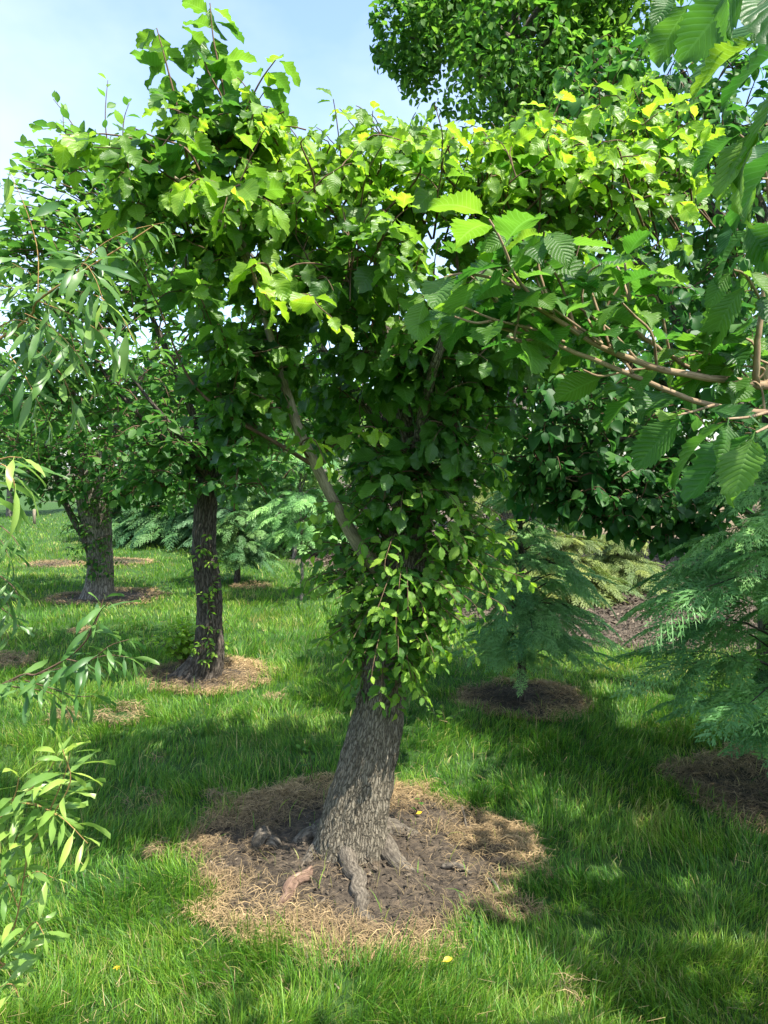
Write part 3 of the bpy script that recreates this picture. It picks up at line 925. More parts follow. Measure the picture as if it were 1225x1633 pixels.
    sh([(330, 320, 2.7), (260, 275, 2.55), (205, 240, 2.5), (150, 235, 2.5)], .125, .032, .5, .2, dr=.7)
    sh([(330, 300, 2.65), (300, 240, 2.6), (250, 220, 2.6), (215, 205, 2.6)], .13, .032, .4, .2, dr=.7)
    sh([(380, 330, 2.75), (360, 300, 2.5), (320, 285, 2.4), (300, 300, 2.36)], .12, .034, .9, .3)
    sh([(400, 340, 2.7), (400, 300, 2.5), (370, 300, 2.4), (355, 340, 2.36)], .12, .034, .8, .3)
    sh([(440, 470, 2.7), (430, 430, 2.5), (420, 420, 2.4), (400, 430, 2.36), (430, 480, 2.34)], .115, .036, .95, .3)
    sh([(450, 480, 2.7), (490, 470, 2.5), (510, 490, 2.42), (545, 520, 2.4)], .095, .036, .9, .3)
    sh([(520, 280, 3.), (570, 240, 2.8), (600, 215, 2.7), (660, 230, 2.6)], .09, .034, .95, .2)
    sh([(800, 300, 3.), (850, 240, 2.9), (880, 200, 2.8)], .09, .034, .95, .2)
    sh([(950, 280, 3.), (1000, 220, 2.95), (1050, 180, 2.9)], .10, .034, .95, .2)
    sh([(900, 330, 2.9), (920, 290, 2.7), (935, 300, 2.6)], .09, .036, .95, .2)
    sh([(1010, 320, 2.9), (1060, 310, 2.8), (1100, 335, 2.7)], .09, .036, .95, .2)
    sh([(470, 650, 2.9), (430, 650, 2.75), (430, 640, 2.7), (385, 620, 2.66)], .08, .036, .6, .2)
    sh([(500, 740, 2.95), (480, 710, 2.8), (500, 700, 2.7), (520, 740, 2.66)], .085, .034, .85, .2)
    sh([(520, 720, 2.95), (560, 690, 2.8), (590, 680, 2.75), (610, 690, 2.7)], .08, .034, .8, .2)
    sh([(560, 470, 2.9), (540, 430, 2.7), (480, 420, 2.6), (440, 440, 2.55)], .09, .036, .5, .2)
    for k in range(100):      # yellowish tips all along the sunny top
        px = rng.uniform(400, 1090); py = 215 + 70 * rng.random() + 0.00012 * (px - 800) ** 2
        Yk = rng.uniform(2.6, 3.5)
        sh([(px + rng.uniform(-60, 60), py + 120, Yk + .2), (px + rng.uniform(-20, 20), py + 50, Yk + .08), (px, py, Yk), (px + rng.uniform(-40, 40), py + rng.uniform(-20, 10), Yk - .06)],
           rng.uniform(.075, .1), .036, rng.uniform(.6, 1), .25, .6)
    crown.build('crown', [M['elm_leaf'], M['twig']], root)
    # sprouts on the trunk
    sp = MB()
    for k in range(300):
        f = rng.beta(1.25, 1.5)
        py = 1100 - 360 * f
        c = np.interp(py, [735, 790, 870, 950, 1030, 1110], [664, 660, 651, 640, 624, 608])
        a = rng.uniform(0, 2 * math.pi)
        s = at(c, py, Y + .06) + np.array([math.cos(a), math.sin(a), 0]) * .08
        wdt = np.interp(py, [740, 830, 900, 970, 1020, 1060, 1100], [.20, .34, .40, .34, .24, .13, .06]) * rng.uniform(.3, 1.05)
        e = s + np.array([math.cos(a) * wdt, math.sin(a) * wdt, rng.uniform(-.06, .17)])
        m = (s + e) / 2 + np.array([0, 0, .04 + .05 * rng.random()])
        hang = np.array([math.cos(a) * .03, math.sin(a) * .03, -.07 * rng.random()])
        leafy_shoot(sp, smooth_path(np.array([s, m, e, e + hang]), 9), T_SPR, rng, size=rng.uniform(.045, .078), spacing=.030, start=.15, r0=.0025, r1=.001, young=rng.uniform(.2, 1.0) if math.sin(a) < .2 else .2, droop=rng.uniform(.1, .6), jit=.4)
    sp.build('trunk_sprouts', [M['sprout_leaf'], M['twig']], root)
elm()

# ------------------------------------------------------------------ left trees
def left_tree_near():
    rng = np.random.default_rng(31)
    g = G_L2
    Y = g[1]
    root = empty('lawn_tree', g, 'slim dark trunked tree with swollen base and yellow sprouts in a straw ring', 'tree')
    pts = [g + np.array([-.06, 0, -.1]), g + np.array([-.03, 0, 0]), at(333, 1040, Y), at(334, 985, Y + .02), at(330, 920, Y), at(325, 860, Y), at(330, 790, Y), at(340, 740, Y)]
    path = smooth_path(np.array(pts), 200)
    mb = MB()
    def flare(s, th):
        k = np.exp(-s / .13)
        d = np.angle(np.exp(1j * (th - 3.3)))
        return 1 + k * (.35 + 1.15 * np.exp(-(d / .5) ** 2))
    tube(mb, path, interp([.14, .13, .115, .098, .092, .088, .085, .075], 200), 90, lump=.10, ridges=.009, seed=12., flare=flare)
    mb.build('trunk', M['dark_bark'], root)
    sk = [limb(root, [(338, 760, Y), (300, 640, Y - .1), (240, 500, Y - .2), (190, 380, Y - .2), (150, 300, Y - .1)], [.06, .045, .03, .018, .006], M['dark_bark'], seed=1),
          limb(root, [(338, 760, Y), (350, 620, Y), (340, 480, Y), (300, 360, Y), (260, 280, Y)], [.06, .045, .03, .018, .006], M['dark_bark'], seed=2),
          limb(root, [(338, 760, Y), (400, 660, Y + .3), (440, 560, Y + .4), (470, 450, Y + .5)], [.05, .035, .022, .008], M['dark_bark'], seed=3),
          limb(root, [(335, 770, Y), (250, 690, Y - .1), (170, 600, Y - .2), (100, 480, Y - .2), (60, 390, Y - .2)], [.05, .035, .022, .012, .006], M['dark_bark'], seed=4),
          limb(root, [(335, 770, Y), (290, 700, Y - .5), (240, 640, Y - .7), (180, 560, Y - .8)], [.04, .03, .02, .008], M['dark_bark'], seed=5)]
    crown = MB()
    blobs = [pxblob(180, 420, Y - .1, 130, 100, .7, 1.1), pxblob(290, 380, Y, 140, 110, .8, 1.0), pxblob(230, 560, Y - .2, 140, 120, .8, 1.2), pxblob(120, 520, Y - .2, 100, 110, .7, .8),
             pxblob(380, 560, Y + .2, 140, 140, .8, 1.1), pxblob(270, 700, Y - .3, 110, 60, .6, .7), pxblob(400, 720, Y, 90, 70, .6, .6), pxblob(120, 650, Y, 80, 60, .6, .4)]
    blobs += [pxblob(60, 430, Y, 90, 90, .6, .7), pxblob(40, 580, Y, 80, 90, .6, .6), pxblob(300, 760, Y - .2, 120, 45, .5, .5), pxblob(430, 640, Y - .4, 110, 100, .5, .8)]
    crown_shoots(crown, np.vstack(sk), blobs, 1300, T_OVAL, rng, 0.112, 0.042, young=.7, maxlen=.65, droop=.3, r0=.006)
    def sh(px, size=.08, sp=.05, yg=.5, start=.1, **kw):
        path = smooth_path(np.array([at(*q) for q in px]), 12)
        leafy_shoot(crown, path, T_OVAL, rng, size=size, spacing=sp, start=start, r0=.007, r1=.002, young=yg, droop=.0, lift=.35, **kw)
    # pale upright shoots against the sky, and long feathered sprays reaching left
    for px in ([(190, 300, Y), (172, 230, Y), (168, 180, Y), (172, 128, Y)], [(200, 300, Y), (196, 230, Y), (198, 190, Y), (206, 165, Y)],
               [(210, 330, Y), (150, 250, Y), (110, 190, Y), (85, 158, Y)], [(165, 320, Y), (130, 260, Y), (105, 215, Y), (100, 180, Y)]):
        sh(px, .11, .075, .7)
    for px in ([(230, 420, Y), (140, 330, Y - .1), (70, 290, Y - .2), (10, 275, Y - .3)], [(230, 390, Y), (150, 310, Y), (90, 262, Y), (45, 258, Y)],
               [(210, 440, Y), (130, 370, Y - .2), (60, 345, Y - .3), (5, 340, Y - .4)], [(240, 360, Y), (170, 280, Y), (110, 240, Y), (60, 240, Y)],
               [(200, 460, Y - .2), (120, 410, Y - .3), (50, 390, Y - .4), (0, 400, Y - .4)]):
        for j in range(5):
            o = rng.normal(0, 16, 2)
            sh([(a + o[0], b + o[1], c + rng.normal(0, .1)) for a, b, c in px], .12, .045, .45)
    crown.build('crown', [M['left_leaf'], M['twig']], root)
    sp = MB()
    for k in range(46):
        py = rng.choice([rng.uniform(880, 1010), rng.uniform(1000, 1050), rng.uniform(840, 880)], p=[.55, .3, .15])
        a = -math.pi / 2 + rng.normal(0, .8)
        c = np.interp(py, [840, 1040], [326, 334])
        s = at(c, py, Y) + np.array([math.cos(a), math.sin(a), 0]) * .09
        e = s + np.array([math.cos(a) * .06, math.sin(a) * .10, rng.uniform(-.05, .1)])
        leafy_shoot(sp, smooth_path(np.array([s, (s + e) / 2 + [0, 0, .02], e]), 5), T_OVAL, rng, size=.05, spacing=.03, start=.2, r0=.003, r1=.001, young=.9, droop=.3, agebase=.2)
    for k in range(64):       # the yellow tuft at the foot
        s = ground(305, 1068) + np.array([rng.normal(0, .03), rng.normal(0, .03), .05])
        e = s + np.array([rng.normal(-.08, .09), rng.normal(-.03, .08), rng.uniform(.1, .36)])
        leafy_shoot(sp, smooth_path(np.array([s, (s + e) / 2 + [0, 0, .03], e]), 6), T_OVAL, rng, size=.075, spacing=.035, start=.25, r0=.003, r1=.001, young=.9, droop=.2, agebase=.6)
    sp.build('trunk_sprouts', [M['sprout_leaf'], M['twig']], root)
left_tree_near()

def left_tree_far():
    rng = np.random.default_rng(32)
    g = G_L3
    Y = g[1]
    root = empty('lawn_tree', g, 'thick twin stemmed tree with ivy like sprouts, standing farther left on the lawn', 'tree')
    pts = [g + np.array([0, 0, -.1]), g, at(160, 910, Y), at(158, 860, Y), at(150, 810, Y), at(148, 760, Y), at(150, 700, Y)]
    path = smooth_path(np.array(pts), 120)
    mb = MB()
    tube(mb, path, interp([.20, .185, .15, .15, .19, .19, .14], 120), 72, lump=.12, ridges=.012, seed=22., flare=lambda s, th: 1 + .35 * np.exp(-s / .12) * (1 + .6 * np.cos(2 * th)))
    mb.build('trunk', M['grey_bark'], root)
    sk = [limb(root, [(152, 900, Y - .05), (135, 860, Y - .1), (118, 830, Y - .1), (100, 790, Y - .1), (70, 700, Y - .1)], [.09, .07, .065, .06, .03], M['dark_bark'], seed=1),
          limb(root, [(150, 740, Y), (120, 640, Y), (90, 560, Y), (70, 480, Y)], [.10, .07, .04, .01], M['dark_bark'], seed=2),
          limb(root, [(150, 740, Y), (200, 650, Y), (240, 570, Y), (260, 500, Y)], [.10, .07, .04, .01], M['dark_bark'], seed=3),
          limb(root, [(155, 750, Y), (190, 720, Y - .5), (250, 690, Y - .8), (300, 680, Y - 1)], [.07, .05, .03, .01], M['dark_bark'], seed=4)]
    crown = MB()
    blobs = [pxblob(120, 640, Y, 130, 90, 1.2, 1.3), pxblob(60, 700, Y, 110, 80, 1.2, 1.0), pxblob(210, 700, Y - .2, 120, 80, 1.2, 1.2), pxblob(150, 760, Y - .2, 140, 45, 1., .9),
             pxblob(260, 620, Y, 90, 90, 1, .8), pxblob(80, 560, Y, 110, 80, 1, .7)]
    blobs += [pxblob(20, 620, Y, 90, 110, 1, .9), pxblob(60, 770, Y, 90, 40, .8, .5), pxblob(250, 780, Y - .4, 90, 40, .8, .6), pxblob(330, 720, Y, 80, 60, .8, .5), pxblob(150, 745, Y - .7, 120, 50, .4, 1.0), pxblob(60, 690, Y - .8, 90, 70, .4, .7), pxblob(220, 770, Y - .8, 70, 35, .4, .5)]
    crown_shoots(crown, np.vstack(sk), blobs, 1150, T_OVAL, rng, 0.135, 0.055, young=.6, maxlen=.8, droop=.35, r0=.008)
    crown.build('crown', [M['left_leaf'], M['twig']], root)
    sp = MB()
    for k in range(90):
        py = rng.uniform(790, 920)
        a = -math.pi / 2 + rng.normal(0, 1.0)
        s = at(150 + rng.normal(0, 18), py, Y - .12)
        e = s + np.array([math.cos(a) * .16, math.sin(a) * .12, rng.uniform(-.12, .08)])
        leafy_shoot(sp, smooth_path(np.array([s, (s + e) / 2 + [0, 0, .03], e]), 5), T_OVAL, rng, size=.065, spacing=.04, start=.1, r0=.004, r1=.001, young=.5, droop=.4)
    sp.build('trunk_sprouts', [M['left_leaf'], M['twig']], root)
left_tree_far()

# ------------------------------------------------------------------ dark tree on the right, behind the elm
def right_tree():
    rng = np.random.default_rng(41)
    Y = 5.0
    g = np.array([2.62, 5.05, 0])
    root = empty('linden_tree', g, 'dark green broad leaved tree with low hanging boughs behind the blue green conifers', 'tree')
    mb = MB()
    path = smooth_path(np.array([g + [0, 0, -.1], g + [0, 0, .5], g + [-.03, 0, 1.2], g + [-.05, 0, 2.2], g + [-.1, 0, 3.4]]), 80)
    tube(mb, path, interp([.16, .13, .11, .09, .05], 80), 60, lump=.08, ridges=.008, seed=4.)
    mb.build('trunk', M['dark_bark'], root)
    def w(x, y, Yk): return (x, y, Yk)
    b0 = tuple(g + [-.03, 0, 1.2]); b1 = tuple(g + [-.05, 0, 2.0]); b2 = tuple(g + [-.08, 0, 2.9])
    def L_(start, pts, r, seed):
        p = np.array([start] + [at(*q) for q in pts])
        path = smooth_path(p, 30)
        b = MB(); tube(b, path, interp(r, 30), 10, lump=.1, seed=seed); b.build('branch', M['dark_bark'], root)
        return dense(path)
    sk = [L_(b0, [(1160, 790, 4.8), (1080, 720, 4.6), (980, 700, 4.4), (890, 720, 4.3)], [.05, .035, .025, .016, .006], 1),
          L_(b1, [(1100, 640, 4.8), (980, 560, 4.6), (880, 520, 4.5), (800, 520, 4.5)], [.05, .04, .03, .02, .008], 2),
          L_(b1, [(1120, 560, 5), (1020, 420, 5), (940, 300, 5), (900, 200, 5)], [.05, .04, .03, .02, .008], 3),
          L_(b2, [(1150, 350, 5), (1050, 240, 5), (980, 150, 5), (950, 90, 5)], [.05, .04, .03, .02, .008], 4),
          L_(b2, [(1200, 300, 5), (1130, 180, 5), (1080, 100, 5)], [.05, .035, .02, .008], 5)]
    crown = MB()
    blobs = [pxblob(1000, 600, 4.6, 170, 120, .6, 1.5), pxblob(870, 640, 4.5, 130, 100, .5, 1.1), pxblob(1010, 760, 4.5, 150, 80, .45, 1.1), pxblob(1130, 650, 4.7, 120, 150, .6, 1.1),
             pxblob(1030, 440, 4.9, 170, 130, .7, 1.2), pxblob(1000, 250, 5., 150, 120, .7, 1.2), pxblob(1120, 300, 5, 120, 150, .7, 1.2), pxblob(960, 140, 5., 80, 70, .5, .6),
             pxblob(1080, 130, 5, 90, 70, .5, .6), pxblob(900, 800, 4.5, 90, 40, .3, .3), pxblob(1060, 840, 4.5, 100, 40, .3, .35)]
    blobs += [pxblob(880, 730, 4.4, 110, 60, .3, .7), pxblob(990, 800, 4.3, 110, 50, .3, .8), pxblob(1110, 780, 4.5, 90, 60, .3, .7), pxblob(820, 540, 4.6, 100, 70, .4, .6), pxblob(1180, 480, 4.8, 80, 160, .5, .8), pxblob(1170, 180, 5, 80, 90, .5, .6)]
    crown_shoots(crown, np.vstack(sk), blobs, 1400, T_LIN, rng, 0.10, 0.042, young=.5, maxlen=.6, droop=.75, r0=.006, hang=.12)
    crown.build('crown', [M['linden_leaf'], M['twig']], root)
right_tree()

# ------------------------------------------------------------------ big-leaved elm in the right foreground
def near_elm():
    rng = np.random.default_rng(51)
    g = np.array([1.75, 1.55, 0])
    root = empty('elm_tree', g, 'large leaved elm at the near right, serrated leaves and bare twigs reaching in', 'tree')
    mb = MB()
    path = smooth_path(np.array([g + [0, 0, -.1], g + [0, 0, .6], g + [-.05, 0, 1.4], g + [-.05, 0, 2.2], g + [0, .1, 3.2]]), 80)
    tube(mb, path, interp([.13, .10, .09, .07, .03], 80), 60, lump=.08, ridges=.007, seed=4.)
    mb.build('trunk', M['bark'], root)
    crown = MB()
    woods = []
    def wood(pts, r, mat='pale_twig'):
        p = np.array([at(*q) if len(q) == 3 and q[0] > 5 else np.array(q) for q in pts])
        path = smooth_path(p, 26)
        path = path + np.cumsum(rng.normal(0, .0012, path.shape), 0)
        b = MB(); tube(b, path, interp(r, 26), 10, lump=.22, seed=float(rng.uniform(0, 9))); b.build('branch', M[mat], root)
        woods.append(path)
        return path
    s0 = tuple(g + [-.04, 0, 1.5])
    wood([s0, (1300, 600, 1.5), (1225, 612, 1.4), (1170, 605, 1.36), (1060, 588, 1.3), (960, 548, 1.25), (880, 495, 1.2), (830, 460, 1.18)], [.022, .010, .0075, .0065, .0055, .0045, .0036, .003])
    wood([s0, (1330, 650, 1.45), (1225, 657, 1.35), (1120, 640, 1.3), (1010, 595, 1.26), (900, 545, 1.24), (790, 510, 1.22)], [.022, .009, .0062, .0052, .0045, .0036, .0025])
    wood([(1225, 612, 1.4), (1150, 598, 1.42), (1075, 560, 1.4), (1012, 512, 1.38)], [.006, .0048, .0036, .0025])
    wood([(1207, 612, 1.385), (1208, 540, 1.36), (1214, 480, 1.35), (1222, 400, 1.34), (1228, 330, 1.34)], [.006, .005, .0045, .0035, .0025])
    s1 = tuple(g + [-.05, 0, 2.0])
    wood([s1, (1450, 380, 1.3), (1405, 260, 1.05), (1392, 130, .93), (1390, 60, .95)], [.016, .009, .006, .004, .003])
    wood([s1, (1400, 100, 1.55), (1330, -30, 1.5)], [.014, .007, .004])
    def sh(px, size=.12, sp=.05, yg=.35, start=.05, dr=.3, **kw):
        path = smooth_path(np.array([at(*q) for q in px]), 12)
        leafy_shoot(crown, path, T_BIG, rng, size=size, spacing=sp, start=start, r0=.0026, r1=.0016, young=yg, droop=dr, jit=.18, sides=6, **kw)
    sh([(850, 475, 1.19), (822, 440, 1.17), (808, 405, 1.15), (795, 375, 1.14), (780, 350, 1.14)], .105, .030, .45, .05, .25, tipsize=.8)
    sh([(960, 548, 1.25), (900, 505, 1.21), (850, 470, 1.18)], .10, .034, .2, .0, .2)
    sh([(900, 545, 1.24), (850, 525, 1.22), (790, 510, 1.2), (740, 490, 1.19)], .09, .04, .3, .0, .35)
    sh([(960, 548, 1.25), (930, 490, 1.3), (935, 440, 1.3), (960, 420, 1.28)], .10, .04, .15, .1, .2)
    sh([(1010, 595, 1.26), (960, 520, 1.34), (990, 455, 1.34), (1030, 430, 1.34)], .105, .04, .15, .2, .2)
    sh([(880, 500, 1.2), (850, 430, 1.26), (850, 400, 1.27)], .10, .036, .2, .1, .2)
    sh([(830, 460, 1.18), (770, 440, 1.18), (715, 440, 1.18), (680, 470, 1.18)], .105, .045, .3, .1, .45)
    sh([(790, 510, 1.21), (760, 515, 1.18), (725, 505, 1.17)], .095, .045, .45, .2, .5)
    sh([(1012, 512, 1.38), (985, 490, 1.38), (960, 480, 1.38)], .09, .04, .3, .0, .2)
    sh([(1060, 588, 1.3), (1010, 590, 1.3), (960, 600, 1.3), (930, 590, 1.3)], .08, .05, .35, .1, .35)
    sh([(1225, 580, 1.5), (1170, 560, 1.45), (1110, 565, 1.42), (1060, 580, 1.4)], .10, .045, .5, .1, .1)
    sh([(1225, 560, 1.55), (1190, 545, 1.5), (1160, 540, 1.45)], .10, .045, .45, .1, .1)
    W_ = np.vstack([smooth_path(w_, 120)[40:] for w_ in woods])
    def joint(px, py, Yk):
        p = at(px, py, Yk)
        q = W_[np.argmin(np.linalg.norm(W_ - p, axis=1))]
        d_ = q - np.array([0, 0, CAMZ])
        # back to the pixel form that sh() takes
        f_ = d_[1] * CP - d_[2] * SP
        return (CX + F * d_[0] / f_, CY - F * (d_[1] * SP + d_[2] * CP) / f_, q[1])
    for k in range(17):
        x0, y0 = rng.uniform(790, 1060), rng.uniform(420, 545)
        Yk = rng.uniform(1.18, 1.45)
        dx, dy = rng.uniform(-70, 10), rng.uniform(-75, 5)
        sh([joint(x0 + 40, y0 + 50, Yk), (x0, y0, Yk), (x0 + dx * .6, y0 + dy * .6, Yk), (x0 + dx, y0 + dy, Yk - .03)], rng.uniform(.075, .10), .032, rng.uniform(.1, .7), .12, .3)
    for k in range(8):
        x0, y0 = rng.uniform(1040, 1220), rng.uniform(540, 640)
        Yk = rng.uniform(1.35, 1.5)
        sh([joint(x0 + 60, y0 + 25, Yk), (x0, y0, Yk), (x0 - 50, y0 - rng.uniform(-5, 15), Yk)], rng.uniform(.08, .10), .032, rng.uniform(.2, .7), .1, .2)
    # the two dark leaves hanging below the twigs
    sh([(1225, 657, 1.2), (1195, 665, 1.12), (1160, 668, 1.06)], .12, .055, .05, .3, .45)
    sh([(1240, 670, 1.1), (1225, 680, 1.04), (1205, 690, 1.0)], .13, .06, .05, .3, .5)
    sh([(1140, 645, 1.3), (1110, 655, 1.25), (1080, 662, 1.22)], .10, .05, .4, .3, .3)
    # the sprays close to the lens at the upper right
    sh([(1390, 60, .95), (1290, 10, .88), (1230, -30, .84), (1180, -50, .82)], .135, .04, .15, .05, .75)
    sh([(1390, 130, .9), (1310, 80, .86), (1260, 60, .84), (1220, 60, .84)], .145, .05, .45, .1, .5)
    sh([(1390, 260, 1.0), (1310, 200, .97), (1260, 190, .95), (1220, 200, .94)], .13, .045, .3, .1, .6)
    sh([(1350, 330, 1.15), (1260, 290, 1.12), (1215, 285, 1.1)], .12, .045, .05, .1, .7)
    sh([(1222, 400, 1.34), (1200, 360, 1.25), (1180, 350, 1.2)], .12, .05, .05, .1, .6)
    sh([(1214, 480, 1.35), (1190, 440, 1.28), (1170, 430, 1.25)], .11, .05, .05, .1, .6)
    sh([(1228, 330, 1.34), (1215, 250, 1.3), (1180, 215, 1.28)], .13, .045, .1, .0, .6)
    sh([(1330, -30, 1.5), (1220, -15, 1.45), (1120, -5, 1.4), (1040, -10, 1.4)], .10, .04, .1, .1, .6)
    # the crown overhead, mostly outside the picture; it shades the grass on the right
    sk = dense(path)
    top = tuple(g + [0, .05, 2.6])
    for e in ([2.4, 2.6, 3.1], [2.7, 2.1, 3.2], [2.6, 1.0, 3.0], [2.9, 2.9, 2.8], [2.3, 3.2, 3.0], [2.0, 1.9, 3.1]):
        p = smooth_path(np.array([g + [-.02, 0, 1.9], (np.array(top) * .5 + np.array(e) * .5) + [0, 0, .1], e]), 20)
        b = MB(); tube(b, p, np.linspace(.035, .008, 20), 8, lump=.1, seed=float(rng.uniform(0, 9))); b.build('branch', M['limb_bark'], root)
        sk = np.vstack([sk, dense(p)])
    blobs = [(2.5, 1.5, 3.1, .6, .7, .7, 1.1), (2.4, 2.4, 3.1, .6, .8, .7, 1.2), (2.9, 2.4, 2.6, .7, 1.0, .9, 1.0), (2.6, 3.2, 2.9, .7, .6, .7, .9)]
    crown_shoots(crown, sk, blobs, 430, T_ELM, rng, .13, .048, young=.4, maxlen=.6, droop=.4, r0=.006)
    crown.build('crown', [M['big_elm_leaf'], M['pale_twig']], root)
near_elm()

# ------------------------------------------------------------------ willow in the left foreground
def willow():
    rng = np.random.default_rng(61)
    g = np.array([-1.55, 1.7, 0])
    root = empty('willow_tree', g, 'narrow leaved willow at the near left, its whippy shoots reaching into view', 'tree')
    mb = MB()
    path = smooth_path(np.array([g + [0, 0, -.1], g + [0, 0, .5], g + [.02, 0, 1.1], g + [0, 0, 1.9], g + [-.05, .1, 2.6]]), 60)
    tube(mb, path, interp([.08, .06, .05, .04, .015], 60), 40, lump=.08, ridges=.004, seed=4.)
    mb.build('trunk', M['grey_bark'], root)
    def spray(main, subs, temps=T_WIL, size=.085, sp=.022, yg=.4, r=(.007, .002), mat='willow_twig', dr=.55, lift=0., agebase=.05, trunkz=None, start=.2):
        p = [at(*q) for q in main]
        if trunkz is not None: p = [g + np.array([.02, 0, trunkz])] + p
        path = smooth_path(np.array(p), 24)
        b = MB()
        size = size * 1.12
        leafy_shoot(b, path, temps, rng, size=size, spacing=sp * 1.3, start=start, r0=r[0] * .4, r1=r[1] * .5, young=yg, droop=dr, sides=7, lift=lift, agebase=agebase)
        for s in subs:
            q = smooth_path(np.array([at(*k) for k in s]), 12)
            leafy_shoot(b, q, temps, rng, size=size, spacing=sp, start=.08, r0=.0016, r1=.0007, young=yg, droop=dr, lift=lift, agebase=agebase)
        b.build('branch', [M['willow_leaf'], M[mat]], root)
    wc = MB()
    sk = [dense(path)]
    for e in ([-1.8, 2.1, 2.7], [-1.9, 1.4, 2.4], [-1.6, 1.3, 2.6], [-2.0, 1.9, 1.9], [-1.9, 1.5, 1.3]):
        z0 = max(.5, e[2] - .8)
        q = smooth_path(np.array([g + [0, 0, z0], (g + [0, 0, z0] + np.array(e)) / 2 + [0, 0, .12], e]), 16)
        tube(wc, q, np.linspace(.018, .004, 16), 7, mat=1, cap=False)
        sk.append(dense(q))
    wb = [(-1.75, 1.75, 2.45, .42, .6, .5, 1.2), (-1.85, 1.8, 1.75, .42, .6, .6, 1.1), (-1.85, 1.75, 1.0, .40, .5, .5, .8)]
    crown_shoots(wc, np.vstack(sk), wb, 230, T_WIL, rng, .095, .026, young=.4, maxlen=.5, droop=.7, r0=.003, hang=.35)
    wc.build('crown', [M['willow_leaf'], M['willow_twig']], root)
    # upper left mass
    spray([(0, 540, 1.9), (60, 480, 1.85), (120, 440, 1.8), (200, 390, 1.8), (245, 360, 1.8)],
          [[(60, 480, 1.85), (60, 400, 1.85), (40, 330, 1.85), (15, 275, 1.85)], [(120, 440, 1.8), (150, 400, 1.8), (200, 370, 1.8), (262, 355, 1.8)],
           [(60, 480, 1.85), (110, 500, 1.8), (160, 530, 1.78), (190, 570, 1.78)], [(20, 530, 1.9), (60, 560, 1.85), (100, 600, 1.8), (120, 655, 1.8)],
           [(10, 560, 1.9), (40, 600, 1.85), (60, 640, 1.85), (75, 665, 1.85)], [(90, 460, 1.82), (150, 470, 1.8), (190, 500, 1.78), (215, 545, 1.76)],
           [(0, 520, 1.9), (30, 510, 1.9), (70, 530, 1.86), (110, 560, 1.85)], [(0, 480, 2.), (30, 470, 1.95), (50, 440, 1.9), (20, 420, 1.9)], [(-20, 440, 2.), (20, 460, 1.95), (60, 450, 1.9)],
           [(40, 500, 1.86), (80, 520, 1.8), (120, 560, 1.76), (140, 600, 1.76)], [(100, 450, 1.82), (130, 420, 1.7), (150, 440, 1.65), (165, 480, 1.62)]], trunkz=1.5, r=(.010, .003), start=.45)
    # spray at the middle left, dark leaves against the lawn
    spray([(-20, 1105, 1.7), (60, 1075, 1.65), (120, 1040, 1.62), (150, 1000, 1.6), (165, 955, 1.6)],
          [[(60, 1075, 1.65), (120, 1060, 1.6), (170, 1045, 1.58), (212, 1050, 1.56)], [(100, 1050, 1.63), (140, 1055, 1.6), (175, 1030, 1.58), (205, 1020, 1.57)],
           [(40, 1085, 1.66), (90, 1100, 1.6), (120, 1110, 1.58), (150, 1110, 1.57)], [(20, 1095, 1.66), (60, 1100, 1.62), (90, 1110, 1.6), (110, 1140, 1.6)],
           [(140, 1015, 1.61), (160, 975, 1.58), (175, 960, 1.57)], [(-20, 1110, 1.66), (10, 1090, 1.65), (40, 1080, 1.64)]],
          temps=T_WIL2, size=.062, sp=.016, yg=.15, mat='twig', trunkz=.7, r=(.009, .002), agebase=0., start=.5)
    # pale spray at the left edge, halfway up
    spray([(-60, 800, 1.5), (-20, 745, 1.45), (10, 730, 1.42), (35, 730, 1.4)], [[(-30, 760, 1.45), (0, 740, 1.42), (20, 760, 1.4), (25, 800, 1.4)]], size=.09, yg=.6, sp=.02, trunkz=1.2, start=.6)
    for yy in (850, 930, 980):
        spray([(-60, yy, 2.2), (-20, yy - 20, 2.2), (15, yy, 2.15), (30, yy + 20, 2.1)], [[(-30, yy, 2.2), (0, yy + 10, 2.15), (15, yy + 40, 2.1)]], temps=T_WIL2, size=.07, sp=.018, yg=.1, mat='twig', agebase=0., trunkz=1.5 - (yy - 850) / 400, start=.55)
    # lower left, upright pale shoots
    spray([(-60, 1480, 1.55), (0, 1395, 1.5), (45, 1350, 1.47), (110, 1255, 1.44), (100, 1195, 1.42)],
          [[(20, 1280, 1.5), (60, 1285, 1.46), (100, 1305, 1.44), (140, 1345, 1.43)], [(-20, 1290, 1.5), (30, 1270, 1.47), (70, 1240, 1.44), (95, 1200, 1.43)],
           [(-20, 1320, 1.5), (20, 1290, 1.48), (50, 1280, 1.46), (90, 1300, 1.44)], [(-10, 1340, 1.5), (10, 1300, 1.48), (25, 1265, 1.47), (30, 1240, 1.46)], [(60, 1330, 1.46), (85, 1280, 1.45), (105, 1230, 1.43), (112, 1200, 1.42)],
           [(-20, 1400, 1.46), (10, 1370, 1.45), (30, 1330, 1.44), (60, 1330, 1.43)]],
          temps=T_WIL2, size=.068, sp=.014, yg=.6, dr=.25, agebase=.35, lift=.1, trunkz=.35, start=.5)
